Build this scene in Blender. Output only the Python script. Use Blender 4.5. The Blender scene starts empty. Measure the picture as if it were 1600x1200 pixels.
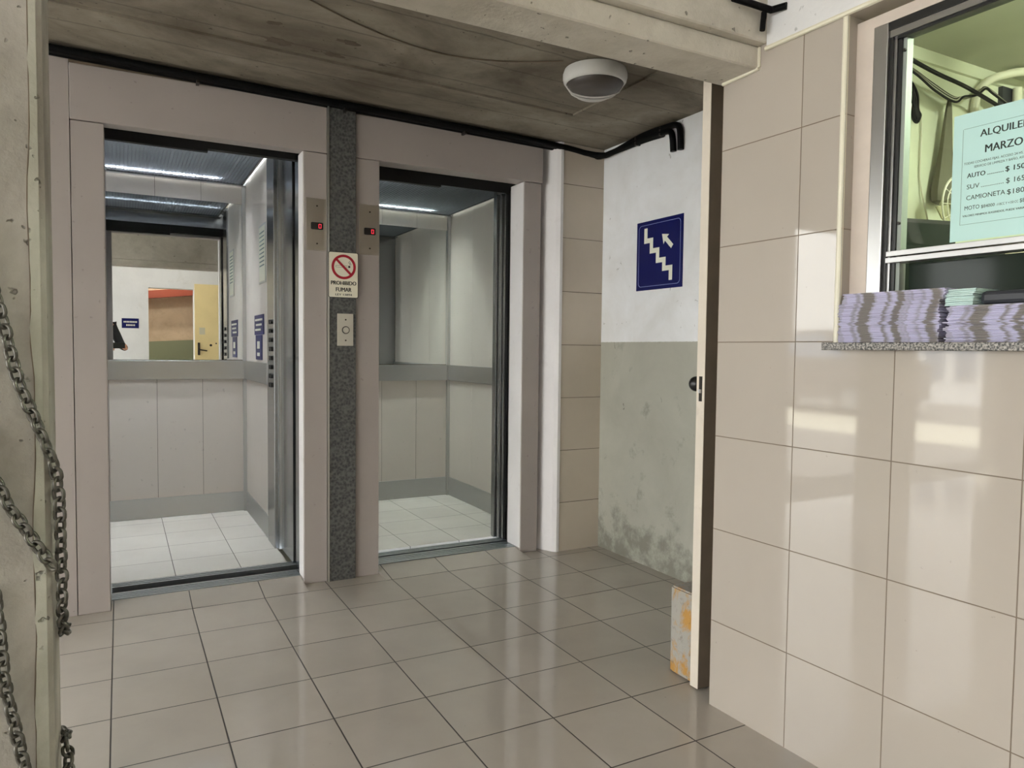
import bpy, bmesh, math, random
from mathutils import Vector, Matrix, Euler
random.seed(7)
SC = bpy.context.scene
COL = SC.collection
PI = math.pi

# ------------------------------------------------------------------ camera, world, light, exposure
YAW, PITCH, ROLL = 0.493564, 0.046795, 0.010914
CAM = Vector((0.0370, -3.7052, 1.1392))
fw = Vector((math.sin(YAW)*math.cos(PITCH), math.cos(YAW)*math.cos(PITCH), -math.sin(PITCH)))
rt = Vector((math.cos(YAW), -math.sin(YAW), 0))
up = rt.cross(fw)
r2 = rt*math.cos(ROLL) + up*math.sin(ROLL)
u2 = up*math.cos(ROLL) - rt*math.sin(ROLL)
cd = bpy.data.cameras.new('camera'); cam = bpy.data.objects.new('camera', cd); COL.objects.link(cam)
cam.matrix_world = Matrix(((r2.x, u2.x, -fw.x, CAM.x), (r2.y, u2.y, -fw.y, CAM.y), (r2.z, u2.z, -fw.z, CAM.z), (0, 0, 0, 1)))
cd.sensor_width = 36; cd.lens = 36*1139.456/1600; cd.clip_start = 0.02
SC.camera = cam

w = bpy.data.worlds.new('world'); SC.world = w; w.use_nodes = True
bg = w.node_tree.nodes['Background']
bg.inputs[0].default_value = (0.84, 0.92, 1.0, 1); bg.inputs[1].default_value = 8.0
SC.view_settings.view_transform = 'Standard'; SC.view_settings.look = 'None'
SC.view_settings.gamma = 1; SC.view_settings.use_curve_mapping = False
SC.view_settings.exposure = -0.13

sl = bpy.data.lights.new('sun', 'SUN'); sl.energy = 40; sl.angle = .01; sl.color = (.95, .975, 1.0)
so = bpy.data.objects.new('sun', sl); COL.objects.link(so); so.location = (6, -4, 10)
so.rotation_euler = Vector((-.55, .2, -.8)).to_track_quat('-Z', 'Y').to_euler()

# ------------------------------------------------------------------ materials
MATS = {}
def nt_new(name):
    m = bpy.data.materials.new(name); m.use_nodes = True
    n = m.node_tree
    for x in list(n.nodes): n.nodes.remove(x)
    out = n.nodes.new('ShaderNodeOutputMaterial'); b = n.nodes.new('ShaderNodeBsdfPrincipled')
    n.links.new(b.outputs[0], out.inputs[0])
    MATS[name] = m
    return m, n, b, out
def lk(n, a, b): n.links.new(a, b)
def val(n, op, a, b=None, c=None):
    x = n.nodes.new('ShaderNodeMath'); x.operation = op
    for i, v in enumerate((a, b, c)):
        if v is None: continue
        if isinstance(v, (int, float)): x.inputs[i].default_value = v
        else: lk(n, v, x.inputs[i])
    return x.outputs[0]
def mix(n, f, a, b, mode='MIX'):
    x = n.nodes.new('ShaderNodeMix'); x.data_type = 'RGBA'; x.blend_type = mode
    if isinstance(f, (int, float)): x.inputs[0].default_value = f
    else: lk(n, f, x.inputs[0])
    for i, v in ((6, a), (7, b)):
        if isinstance(v, tuple): x.inputs[i].default_value = (*v[:3], 1)
        else: lk(n, v, x.inputs[i])
    return x.outputs[2]
def coord(n, kind='Object'):
    return n.nodes.new('ShaderNodeTexCoord').outputs[kind]
def noise(n, co, scale, detail=4, rough=0.55, stretch=None, dist=0):
    if stretch:
        mp = n.nodes.new('ShaderNodeMapping'); mp.inputs['Scale'].default_value = stretch
        lk(n, co, mp.inputs[0]); co = mp.outputs[0]
    x = n.nodes.new('ShaderNodeTexNoise'); lk(n, co, x.inputs['Vector'])
    x.inputs['Scale'].default_value = scale; x.inputs['Detail'].default_value = detail
    x.inputs['Roughness'].default_value = rough; x.inputs['Distortion'].default_value = dist
    return x.outputs['Fac']
def ramp(n, f, p0, p1, inv=False):
    x = n.nodes.new('ShaderNodeMapRange'); x.clamp = True
    lk(n, f, x.inputs[0]); x.inputs[1].default_value = p0; x.inputs[2].default_value = p1
    x.inputs[3].default_value = 1 if inv else 0; x.inputs[4].default_value = 0 if inv else 1
    return x.outputs[0]
def bump(n, b, h, strength=0.2, dist=0.01):
    x = n.nodes.new('ShaderNodeBump'); x.inputs['Strength'].default_value = strength; x.inputs['Distance'].default_value = dist
    lk(n, h, x.inputs['Height']); lk(n, x.outputs[0], b.inputs['Normal'])
def mat(name, col, rough=0.5, metal=0.0, var=0.0, vscale=6, emit=None, estr=1, bmp=0, bscale=60, spec=None, stretch=None, dirt=None, dirt_amt=0.0, dirt_scale=3, specks=0.0):
    m, n, b, out = nt_new(name)
    b.inputs['Base Color'].default_value = (*col, 1); b.inputs['Roughness'].default_value = rough
    b.inputs['Metallic'].default_value = metal
    if spec is not None: b.inputs['Specular IOR Level'].default_value = spec
    co = coord(n); c = col
    if var:
        f = noise(n, co, vscale, 5, .6, stretch)
        c = mix(n, ramp(n, f, .3, .7), tuple(max(0, v*(1-var)) for v in col), tuple(min(1, v*(1+var)) for v in col))
    if dirt:
        f = ramp(n, noise(n, co, dirt_scale, 6, .65, stretch, .6), .6-.0, .8)
        c = mix(n, val(n, 'MULTIPLY', f, dirt_amt), c, dirt)
    if specks:
        f = ramp(n, noise(n, co, 38, 2, .5), .70, .76)
        c = mix(n, val(n, 'MULTIPLY', f, specks), c, tuple(v*.35 for v in col))
    if not isinstance(c, tuple): lk(n, c, b.inputs['Base Color'])
    if bmp: bump(n, b, noise(n, co, bscale, 5), bmp)
    if emit:
        b.inputs['Emission Color'].default_value = (*emit, 1); b.inputs['Emission Strength'].default_value = estr
    return m
def srgb(r, g, b):
    f = lambda v: (v/255/12.92) if v/255 <= .04045 else ((v/255+.055)/1.055)**2.4
    return (f(r), f(g), f(b))

def tiles(name, col, pu, pv, ou, ov, axes, grout, gw, rough, tint=.05, tilt=0.0, cloud=.06):
    """glazed tiles with thin grout lines laid out in object coordinates"""
    m, n, b, out = nt_new(name)
    co = coord(n); s = n.nodes.new('ShaderNodeSeparateXYZ'); lk(n, co, s.inputs[0])
    U = val(n, 'DIVIDE', val(n, 'SUBTRACT', s.outputs[axes[0]], ou), pu)
    V = val(n, 'DIVIDE', val(n, 'SUBTRACT', s.outputs[axes[1]], ov), pv)
    fu = val(n, 'FRACT', U); fv = val(n, 'FRACT', V)
    du = val(n, 'MULTIPLY', val(n, 'MINIMUM', fu, val(n, 'SUBTRACT', 1.0, fu)), pu)
    dv = val(n, 'MULTIPLY', val(n, 'MINIMUM', fv, val(n, 'SUBTRACT', 1.0, fv)), pv)
    d = val(n, 'MINIMUM', du, dv)
    g = ramp(n, d, gw*.6, gw, inv=True)
    cv = n.nodes.new('ShaderNodeCombineXYZ'); lk(n, val(n, 'FLOOR', U), cv.inputs[0]); lk(n, val(n, 'FLOOR', V), cv.inputs[1])
    wn = n.nodes.new('ShaderNodeTexWhiteNoise'); lk(n, cv.outputs[0], wn.inputs['Vector'])
    c = mix(n, wn.outputs['Value'], tuple(v*(1-tint) for v in col), tuple(v*(1+tint) for v in col))
    cl = noise(n, co, 2.2, 6, .6)
    c = mix(n, ramp(n, cl, .35, .7), c, mix(n, 1.0, c, (1-cloud*2, 1-cloud*2, 1-cloud*2), 'MULTIPLY'))
    sp = ramp(n, noise(n, co, 60, 2, .5), .74, .78)
    c = mix(n, val(n, 'MULTIPLY', sp, .35), c, tuple(v*.5 for v in col))
    c = mix(n, g, c, grout)
    lk(n, c, b.inputs['Base Color'])
    lk(n, val(n, 'ADD', rough, val(n, 'ADD', val(n, 'MULTIPLY', g, .5), val(n, 'MULTIPLY', cl, .06))), b.inputs['Roughness'])
    h = val(n, 'MULTIPLY', g, -.0008)
    if tilt:
        sc = n.nodes.new('ShaderNodeSeparateColor'); lk(n, wn.outputs['Color'], sc.inputs[0])
        a1 = val(n, 'MULTIPLY', val(n, 'SUBTRACT', sc.outputs[0], .5), val(n, 'MULTIPLY', fu, pu))
        a2 = val(n, 'MULTIPLY', val(n, 'SUBTRACT', sc.outputs[1], .5), val(n, 'MULTIPLY', fv, pv))
        h = val(n, 'ADD', h, val(n, 'MULTIPLY', val(n, 'ADD', a1, a2), tilt))
    bp = n.nodes.new('ShaderNodeBump'); bp.inputs['Strength'].default_value = 1; bp.inputs['Distance'].default_value = 1
    lk(n, h, bp.inputs['Height']); lk(n, bp.outputs[0], b.inputs['Normal'])
    return m

FLOORT = tiles('floor_tile', srgb(182, 174, 165), .30195, .30392, 0, 0, (0, 1), (.028, .022, .017), .0026, .03, .028, .006)
WALLT = tiles('wall_tile', srgb(176, 167, 157), .2955, .2975, 0, -.0195, (0, 2), srgb(120, 105, 90), .0016, .012, .02, .006, .02)
PASST = tiles('passage_tile', srgb(200, 188, 172), 3.0, .2975, 0, -.0195, (0, 2), srgb(95, 84, 72), .0018, .08, .03, .01)
CARFLOORT = tiles('car_floor_tile', srgb(226, 223, 216), .30, .31, .262, .105, (0, 1), srgb(70, 66, 60), .0022, .16, .03, .006)
PAINT = mat('pinkish_enamel', srgb(168, 159, 154), .42, 0, .04, 2.5, bmp=.03, bscale=200, specks=.35)
WHITEP = mat('white_plaster', srgb(222, 221, 222), .7, 0, .05, 3, bmp=.25, bscale=14, dirt=srgb(150, 142, 130), dirt_amt=.35, dirt_scale=2.4, specks=.6)
REVEAL = mat('left_lit_white', srgb(228, 224, 224), .5, 0, .04, 4, bmp=.08, bscale=60, dirt=srgb(150, 140, 132), dirt_amt=.3, dirt_scale=5)  # white raised to carry the light that falls from the left
CREAM = mat('cream_paint', srgb(214, 204, 190), .55, 0, .05, 5, bmp=.1, bscale=60, dirt=srgb(120, 105, 90), dirt_amt=.35, dirt_scale=6)
PVC = mat('cream_pvc', srgb(226, 220, 200), .35)
FRAMEP = mat('rosy_plaster', srgb(205, 192, 181), .6, 0, .06, 8, bmp=.15, bscale=50)
GALV = None
def galv():
    m, n, b, out = nt_new('galvanised_speckle')
    co = coord(n)
    v = n.nodes.new('ShaderNodeTexVoronoi'); v.inputs['Scale'].default_value = 70; lk(n, co, v.inputs['Vector'])
    f = noise(n, co, 80, 4, .65)
    c = mix(n, ramp(n, val(n, 'MULTIPLY', f, val(n, 'ADD', v.outputs['Distance'], .4)), .25, .62), srgb(66, 67, 68), srgb(108, 108, 106))
    lk(n, c, b.inputs['Base Color']); b.inputs['Metallic'].default_value = .25; b.inputs['Roughness'].default_value = .5
    return m
GALV = galv()
def steel(name, col, rough, stretch=(1, 1, 40), edge=None):
    m, n, b, out = nt_new(name)
    co = coord(n); f = noise(n, co, 12, 3, .5, stretch)
    lk(n, mix(n, f, tuple(v*.96 for v in col), col), b.inputs['Base Color'])
    b.inputs['Metallic'].default_value = 1
    if edge: b.inputs['Specular Tint'].default_value = (*edge, 1)
    lk(n, val(n, 'ADD', rough-.02, val(n, 'MULTIPLY', f, .04)), b.inputs['Roughness'])
    return m
STEEL = steel('brushed_steel', (.64, .65, .65), .32)
STEELD = steel('dark_brushed_steel', (.40, .41, .42), .22)
STEELI = steel('indicator_steel', (.50, .46, .42), .36, (40, 40, 1))
ALU = steel('aluminium', (.42, .415, .41), .3)
SILLM = steel('sill_aluminium', (.50, .54, .58), .32, (1, 40, 40))
MIRROR = mat('mirror', (.86, .88, .87), .0, 1)
CARP = mat('car_wall_laminate', srgb(226, 219, 212), .38, 0, .02, 3, specks=.25)
BLACK = mat('black', (.004, .004, .004), .7)
SHADOWGAP = mat('shadow_gap_black', (.012, .012, .012), .8)
BLACKPL = mat('black_plastic', (.012, .012, .012), .35)
RUBBER = mat('black_cable_sheath', (.003, .003, .0033), .55, spec=.12)
BROWN = mat('brown_trim', srgb(104, 90, 74), .6, 0, .2, 10)
SCREWM = mat('screw_metal', (.05, .045, .04), .4, .8)
RED = mat('led_red', (.05, 0, 0), .4, emit=(1.0, .04, .07), estr=2.2)
SIGNRED = mat('sign_red', srgb(172, 24, 46), .4)
SIGNCREAM = mat('sign_cream', srgb(240, 234, 214), .35)
SIGNBLK = mat('sign_black', (.01, .01, .01), .5)
SIGNBLUE = mat('sign_blue', srgb(10, 17, 86), .4, 0, .05, 8, spec=.3)
SIGNWHT = mat('sign_white', srgb(238, 238, 222), .4)
BORDERB = mat('sign_border_blue', srgb(130, 140, 190), .4)
BTNPLATE = mat('button_plate', srgb(205, 200, 188), .4, .3)
def concrete(name, col, dark, bands=0.0, bstr=.35, pits=True, axis=1):
    m, n, b, out = nt_new(name)
    co = coord(n)
    f1 = noise(n, co, 1.6, 8, .62, (1, 1.6, 1), .5); f2 = noise(n, co, 9, 6, .65)
    c = mix(n, ramp(n, f1, .34, .68), dark, col)
    c = mix(n, val(n, 'MULTIPLY', ramp(n, f2, .5, .75), .35), c, tuple(v*.7 for v in dark))
    h = val(n, 'ADD', val(n, 'MULTIPLY', f2, .5), f1)
    if bands:
        s = n.nodes.new('ShaderNodeSeparateXYZ'); lk(n, co, s.inputs[0])
        wv = val(n, 'ADD', s.outputs[axis], val(n, 'MULTIPLY', f2, .02))
        fr = val(n, 'FRACT', val(n, 'DIVIDE', wv, bands))
        g = ramp(n, val(n, 'MINIMUM', fr, val(n, 'SUBTRACT', 1.0, fr)), .0, .03, inv=True)
        c = mix(n, val(n, 'MULTIPLY', g, .5), c, tuple(v*.45 for v in dark))
        h = val(n, 'ADD', h, val(n, 'MULTIPLY', g, -.3))
    if pits:
        p = ramp(n, noise(n, co, 45, 2, .5), .70, .76)
        c = mix(n, val(n, 'MULTIPLY', p, .6), c, tuple(v*.35 for v in dark))
        h = val(n, 'ADD', h, val(n, 'MULTIPLY', p, -.6))
    lk(n, c, b.inputs['Base Color']); b.inputs['Roughness'].default_value = .85
    b.inputs['Specular IOR Level'].default_value = .25
    bump(n, b, h, bstr, .012)
    return m
CEILC = concrete('ceiling_concrete', srgb(160, 152, 138), srgb(104, 95, 82), .235, .5)
COLC = concrete('column_concrete', srgb(212, 206, 197), srgb(152, 147, 138), 0, .9)
PATCHC = concrete('plaster_patch_concrete', srgb(208, 207, 194), srgb(164, 162, 148), 0, .8)
BEAMC = concrete('beam_plaster', srgb(220, 214, 203), srgb(178, 171, 158), 0, .9, True)
PEEL = mat('peeled_dark_patch', srgb(88, 78, 64), .9, 0, .2, 30)
GARC = concrete('garage_concrete', srgb(200, 196, 180), srgb(168, 162, 146), .4, .2, True, 2)
def dado():
    m, n, b, out = nt_new('two_tone_wall_paint')
    co = coord(n); s = n.nodes.new('ShaderNodeSeparateXYZ'); lk(n, co, s.inputs[0])
    f = noise(n, co, 2.6, 7, .62, None, .4)
    wcol = mix(n, ramp(n, f, .35, .75), srgb(242, 243, 246), srgb(222, 221, 219))
    gcol = mix(n, ramp(n, f, .35, .75), srgb(180, 179, 167), srgb(164, 162, 150))
    lo = ramp(n, s.outputs[2], .0, .45, inv=True)
    gr = ramp(n, val(n, 'ADD', noise(n, co, 7, 7, .7), val(n, 'MULTIPLY', lo, .22)), .6, .78)
    gcol = mix(n, val(n, 'MULTIPLY', gr, .6), gcol, srgb(96, 94, 82))
    mark = ramp(n, noise(n, co, 14, 3, .55, (1, 1.2, .55), 1.2), .73, .76)
    gcol = mix(n, val(n, 'MULTIPLY', mark, .75), gcol, srgb(70, 68, 62))
    mk2 = ramp(n, noise(n, co, 26, 3, .55, (1, 1, .8), 1.0), .70, .73)
    wcol = mix(n, val(n, 'MULTIPLY', mk2, .5), wcol, srgb(120, 114, 106))
    e = val(n, 'ADD', s.outputs[2], val(n, 'MULTIPLY', noise(n, co, 60, 2), .004))
    lk(n, mix(n, ramp(n, e, 1.190, 1.192), gcol, wcol), b.inputs['Base Color'])
    b.inputs['Roughness'].default_value = .55
    bump(n, b, noise(n, co, 10, 7, .6), .22, .01)
    return m
DADO = dado()
def glassm(name, tint, ior=1.45):
    m, n, b, out = nt_new(name); n.nodes.remove(b)
    t = n.nodes.new('ShaderNodeBsdfTransparent'); t.inputs[0].default_value = (*tint, 1)
    g = n.nodes.new('ShaderNodeBsdfGlossy'); g.inputs['Roughness'].default_value = .01
    fr = n.nodes.new('ShaderNodeFresnel'); fr.inputs[0].default_value = ior
    mx = n.nodes.new('ShaderNodeMixShader'); ge = n.nodes.new('ShaderNodeNewGeometry')
    lk(n, val(n, 'MULTIPLY', fr.outputs[0], val(n, 'SUBTRACT', 1.0, ge.outputs['Backfacing'])), mx.inputs[0]); lk(n, t.outputs[0], mx.inputs[1]); lk(n, g.outputs[0], mx.inputs[2])
    lk(n, mx.outputs[0], out.inputs[0])
    return m
GLASS = glassm('float_glass', (.93, .985, .955))
DARKGLASS = mat('dark_tinted_pane', (.02, .028, .022), .08, spec=.12)
def speck(name, a, bcol, sc):
    m, n, b, out = nt_new(name); co = coord(n)
    f = noise(n, co, sc, 3, .7)
    lk(n, mix(n, ramp(n, f, .42, .6), a, bcol), b.inputs['Base Color']); b.inputs['Roughness'].default_value = .35
    return m
GRANITE = speck('grey_granite', (.02, .02, .019), srgb(158, 152, 145), 190)
def bollardm():
    m, n, b, out = nt_new('worn_yellow_paint'); co = coord(n)
    f = noise(n, co, 9, 7, .7, (1, 1, .6), .5); f2 = noise(n, co, 40, 4, .7)
    c = mix(n, ramp(n, f, .48, .56), srgb(158, 154, 147), srgb(176, 132, 66))
    c = mix(n, val(n, 'MULTIPLY', ramp(n, f2, .56, .72), .6), c, srgb(96, 84, 62))
    lk(n, c, b.inputs['Base Color']); b.inputs['Roughness'].default_value = .8; bump(n, b, f2, .35)
    return m
BOLL = bollardm()
CHAINM = mat('galvanised_chain', (.135, .128, .112), .42, .85, .25, 30)
PAPER = mat('blue_tinted_paper', srgb(216, 230, 238), .6)
PRINT = mat('paper_print', (.012, .012, .014), .6)
LINE = mat('paper_faint_line', srgb(120, 140, 140), .6)
def newsm():
    m, n, b, out = nt_new('newsprint_edges')
    g = coord(n); s = n.nodes.new('ShaderNodeSeparateXYZ'); lk(n, g, s.inputs[0])
    oi = n.nodes.new('ShaderNodeObjectInfo')
    geo = n.nodes.new('ShaderNodeNewGeometry'); sp = n.nodes.new('ShaderNodeSeparateXYZ'); lk(n, geo.outputs['Position'], sp.inputs[0])
    zz = val(n, 'ABSOLUTE', val(n, 'SUBTRACT', val(n, 'FRACT', val(n, 'DIVIDE', val(n, 'SUBTRACT', sp.outputs[2], 1.175), .085)), .5))
    u = val(n, 'ADD', val(n, 'SUBTRACT', s.outputs[0], val(n, 'MULTIPLY', zz, .035)), val(n, 'MULTIPLY', oi.outputs['Random'], .0035))
    cb = n.nodes.new('ShaderNodeCombineXYZ'); lk(n, u, cb.inputs[0])
    fr = noise(n, cb.outputs[0], 24, 2, .5)
    c = mix(n, ramp(n, fr, .47, .56), srgb(190, 186, 214), srgb(128, 122, 118))
    st = noise(n, geo.outputs['Position'], 10, 2, .5, (1, 1, 70))
    c = mix(n, ramp(n, st, .55, .75), c, srgb(96, 90, 112))
    lk(n, c, b.inputs['Base Color']); b.inputs['Roughness'].default_value = .7
    return m
NEWS = newsm()
NEWSG = mat('grey_newsprint', srgb(170, 165, 168), .7, 0, .25, 30, stretch=(1, 1, 8))
FOLDER = mat('pale_green_paper', srgb(186, 210, 206), .6, 0, .1, 20)
DARKP = mat('plain_dark', (.02, .022, .03), .5)
BOOTHW = mat('booth_wall_paint', srgb(226, 226, 204), .6, 0, .08, 3, bmp=.2, bscale=12, dirt=srgb(150, 138, 100), dirt_amt=.5, dirt_scale=3)
BOOTHC = mat('booth_ceiling_paint', srgb(184, 184, 166), .7, 0, .08, 2)
TUBE = mat('tube_glow', (1, 1, 1), .5, emit=(.92, .97, 1.0), estr=420)
TUBED = mat('tube_glow_dim', (1, 1, 1), .5, emit=(.92, .98, 1.0), estr=150)
TUBE2 = mat('tube_glow_green', (1, 1, 1), .5, emit=(.90, 1.0, .92), estr=420)
TUBEW = mat('tube_glow_warm', (1, 1, 1), .5, emit=(1, .96, .90), estr=38)
TUBEX = mat('ramp_fill_glow', (1, 1, 1), .5, emit=(1, .95, .86), estr=110)  # glow of the added lamps beyond the rear wall
TUBEG = mat('tube_glow_booth', (1, 1, 1), .5, emit=(.95, 1.0, .80), estr=260)
LOUVRE = mat('louvre_plastic', srgb(112, 116, 122), .3)
LAMPW = mat('lamp_white_plastic', srgb(214, 212, 208), .45, 0, .06, 12)
LAMPD = mat('lamp_smoked_glass', srgb(78, 72, 68), .35)
YELLOWD = mat('yellow_door_paint', srgb(236, 214, 160), .35, 0, .05, 3)
GREENP = mat('green_dado_paint', srgb(136, 140, 112), .5)
BEIGEP = concrete('beige_wall', srgb(214, 190, 164), srgb(190, 166, 140), 0, .1, False)
REDB = mat('red_beam_paint', srgb(140, 62, 40), .5)
FACADE = mat('facade_white', srgb(235, 232, 226), .8)
ASPH = mat('asphalt', srgb(120, 116, 110), .9, 0, .15, 8)
PALEYEL = mat('pale_yellow', srgb(208, 200, 176), .6)  # even pale yellow for the pavement strip and the door sticker
CARPAINT = mat('dark_car_paint', (.10, .088, .08), .3)
CARGL = mat('car_window', (.20, .23, .28), .1)
TYRE = mat('tyre', (.01, .01, .01), .7)
SKIN = mat('skin', srgb(205, 150, 122), .5)
JACKET = mat('dark_jacket', srgb(34, 34, 38), .75, 0, .15, 30)
JEANS = mat('dark_trousers', srgb(38, 44, 60), .8)
HAIR = mat('dark_hair', (.012, .009, .007), .5)
SHOE = mat('dark_shoes', (.02, .02, .02), .5)

# ------------------------------------------------------------------ helpers
def bx(bm, x0, x1, y0, y1, z0, z1, bev=0.0):
    r = bmesh.ops.create_cube(bm, size=1)
    vs = r['verts']
    for v in vs:
        v.co = Vector((x0+(v.co.x+.5)*(x1-x0), y0+(v.co.y+.5)*(y1-y0), z0+(v.co.z+.5)*(z1-z0)))
    if bev:
        es = list({e for v in vs for e in v.link_edges})
        bmesh.ops.bevel(bm, geom=es, offset=bev, segments=2, affect='EDGES', profile=.5)
def B(*a, bev=0.0):
    bm = bmesh.new(); bx(bm, *a, bev=bev); return bm
def prism(bm, pts, axis, a, b):
    """polygon pts (2D) extruded along axis ('x','y','z') from a to b"""
    def P(p, t):
        if axis == 'z': return Vector((p[0], p[1], t))
        if axis == 'y': return Vector((p[0], t, p[1]))
        return Vector((t, p[0], p[1]))
    v0 = [bm.verts.new(P(p, a)) for p in pts]; v1 = [bm.verts.new(P(p, b)) for p in pts]
    n = len(pts)
    fs = [bm.faces.new(v0), bm.faces.new(v1)]
    for i in range(n):
        fs.append(bm.faces.new((v0[i], v0[(i+1) % n], v1[(i+1) % n], v1[i])))
    bmesh.ops.recalc_face_normals(bm, faces=fs)
def cyl(bm, p, q, r, seg=16, r2=None):
    p, q = Vector(p), Vector(q); d = q-p
    m = Matrix.Translation((p+q)/2) @ d.to_track_quat('Z', 'Y').to_matrix().to_4x4()
    bmesh.ops.create_cone(bm, cap_ends=True, segments=seg, radius1=r, radius2=r if r2 is None else r2, depth=d.length, matrix=m)
def tube(bm, pts, r, seg=8, closed=False):
    P = [Vector(p) for p in pts]; n = len(P); rings = []
    prev = None
    for i in range(n):
        a = P[(i-1) % n] if (closed or i > 0) else P[i]; b = P[(i+1) % n] if (closed or i < n-1) else P[i]
        t = (b-a).normalized()
        if prev is None:
            k = Vector((0, 0, 1)) if abs(t.z) < .9 else Vector((1, 0, 0))
            u = t.cross(k).normalized()
        else:
            u = (prev - t*prev.dot(t))
            u = u.normalized() if u.length > 1e-6 else t.orthogonal().normalized()
        prev = u; v = t.cross(u)
        rr = r[i] if isinstance(r, (list, tuple)) else r
        rings.append([bm.verts.new(P[i]+(u*math.cos(2*PI*j/seg)+v*math.sin(2*PI*j/seg))*rr) for j in range(seg)])
    m = n if closed else n-1
    for i in range(m):
        A, C2 = rings[i], rings[(i+1) % n]
        for j in range(seg):
            bm.faces.new((A[j], A[(j+1) % seg], C2[(j+1) % seg], C2[j]))
    if not closed:
        bm.faces.new(rings[0][::-1]); bm.faces.new(rings[-1])
    bmesh.ops.recalc_face_normals(bm, faces=bm.faces[:])
def smooth_path(pts, k=8):
    P = [Vector(p) for p in pts]; out = []
    for i in range(len(P)-1):
        p0 = P[max(i-1, 0)]; p1 = P[i]; p2 = P[i+1]; p3 = P[min(i+2, len(P)-1)]
        for j in range(k):
            t = j/k
            out.append(.5*((2*p1)+(p2-p0)*t+(2*p0-5*p1+4*p2-p3)*t*t+(3*p1-p0-3*p2+p3)*t**3))
    out.append(P[-1]); return out
def lathe(bm, prof, c=(0, 0, 0), seg=40):
    rings = [[bm.verts.new((c[0]+r*math.cos(2*PI*j/seg), c[1]+r*math.sin(2*PI*j/seg), c[2]+z)) for j in range(seg)] for r, z in prof]
    for a, b in zip(rings, rings[1:]):
        for j in range(seg): bm.faces.new((a[j], a[(j+1) % seg], b[(j+1) % seg], b[j]))
    if prof[0][0] > 1e-5: bm.faces.new(rings[0][::-1])
    if prof[-1][0] > 1e-5: bm.faces.new(rings[-1])
    bmesh.ops.remove_doubles(bm, verts=bm.verts[:], dist=1e-6)
    bmesh.ops.recalc_face_normals(bm, faces=bm.faces[:])
def rrect(x0, x1, y0, y1, r, k=5):
    out = []
    for cx, cy, a in ((x1-r, y1-r, 0), (x0+r, y1-r, 90), (x0+r, y0+r, 180), (x1-r, y0+r, 270)):
        for i in range(k+1):
            t = math.radians(a+90*i/k); out.append((cx+r*math.cos(t), cy+r*math.sin(t)))
    return out
def obj(name, bm, m, parent=None, mw=None, smooth=False):
    me = bpy.data.meshes.new(name)
    if isinstance(bm, bmesh.types.BMesh):
        bm.to_mesh(me); bm.free()
    else: me = bm
    if smooth:
        for p in me.polygons: p.use_smooth = True
        me.set_sharp_from_angle(angle=math.radians(40))
    o = bpy.data.objects.new(name, me); COL.objects.link(o)
    me.materials.clear(); me.materials.append(m)
    if parent: o.parent = parent
    if mw is not None: o.matrix_local = mw
    return o
def tag(o, label, cat, group=None, kind=None):
    if label: o['label'] = label
    if cat: o['category'] = cat
    if group: o['group'] = group
    if kind: o['kind'] = kind
    return o
def thing(name, label, cat, loc=(0, 0, 0), group=None, mw=None):
    o = bpy.data.objects.new(name, None); COL.objects.link(o); o.empty_display_size = .05
    if mw is not None: o.matrix_world = mw
    else: o.location = loc
    return tag(o, label, cat, group)
def part(name, bm, m, t, smooth=False, label=None):
    """bm given in world coordinates; child of thing t"""
    o = obj(name, bm, m, smooth=smooth)
    o.parent = t; o.matrix_parent_inverse = ABSM(t).inverted()
    if label: o['label'] = label
    return o
def ABSM(t):
    m = t.matrix_basis.copy()
    p = t
    while p.parent:
        m = p.parent.matrix_basis @ p.matrix_parent_inverse @ m if False else ABSM(p.parent) @ p.matrix_parent_inverse @ p.matrix_basis
        return m
    return m
def lpart(name, bm, m, t, smooth=False, label=None):
    """bm given in the thing's own frame"""
    o = obj(name, bm, m, smooth=smooth); o.parent = t
    if label: o['label'] = label
    return o
def struct(name, bm, m, label=None, mw=None, smooth=False, cat=None):
    o = obj(name, bm, m, smooth=smooth)
    if mw is not None: o.matrix_world = mw
    o['kind'] = 'structure'
    tag(o, label, cat)
    return o
def text_bm(s, h=None, wdt=None, bold=0.0, depth=.0004, align='LEFT'):
    cu = bpy.data.curves.new('t', 'FONT'); cu.body = s; cu.size = 1; cu.offset = bold; cu.extrude = .0; cu.resolution_u = 3
    o = bpy.data.objects.new('t', cu); COL.objects.link(o)
    dg = bpy.context.evaluated_depsgraph_get()
    me = bpy.data.meshes.new_from_object(o.evaluated_get(dg))
    bpy.data.objects.remove(o); bpy.data.curves.remove(cu)
    bm = bmesh.new(); bm.from_mesh(me); bpy.data.meshes.remove(me)
    xs = [v.co.x for v in bm.verts]; ys = [v.co.y for v in bm.verts]
    x0, x1 = min(xs), max(xs)
    sy = h/.7 if h else wdt/(x1-x0); sx = wdt/(x1-x0) if wdt else sy
    off = {'LEFT': x0, 'CENTER': (x0+x1)/2}[align]
    for v in bm.verts: v.co = Vector(((v.co.x-off)*sx, v.co.y*sy, 0))
    r = bmesh.ops.extrude_face_region(bm, geom=bm.faces[:])
    for e in r['geom']:
        if isinstance(e, bmesh.types.BMVert): e.co.z += depth
    return bm
def bold_bm(s, h, wd, shift, depth, align='LEFT'):
    bm = bmesh.new()
    for k in (-1, 0, 1):
        b = text_bm(s, h, wd, 0, depth+.00003*k, align)
        for v in b.verts: v.co.x += shift*k
        me = bpy.data.meshes.new('t'); b.to_mesh(me); b.free(); bm.from_mesh(me); bpy.data.meshes.remove(me)
    return bm
def xf(bm, m):
    bm.transform(m); return bm
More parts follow.
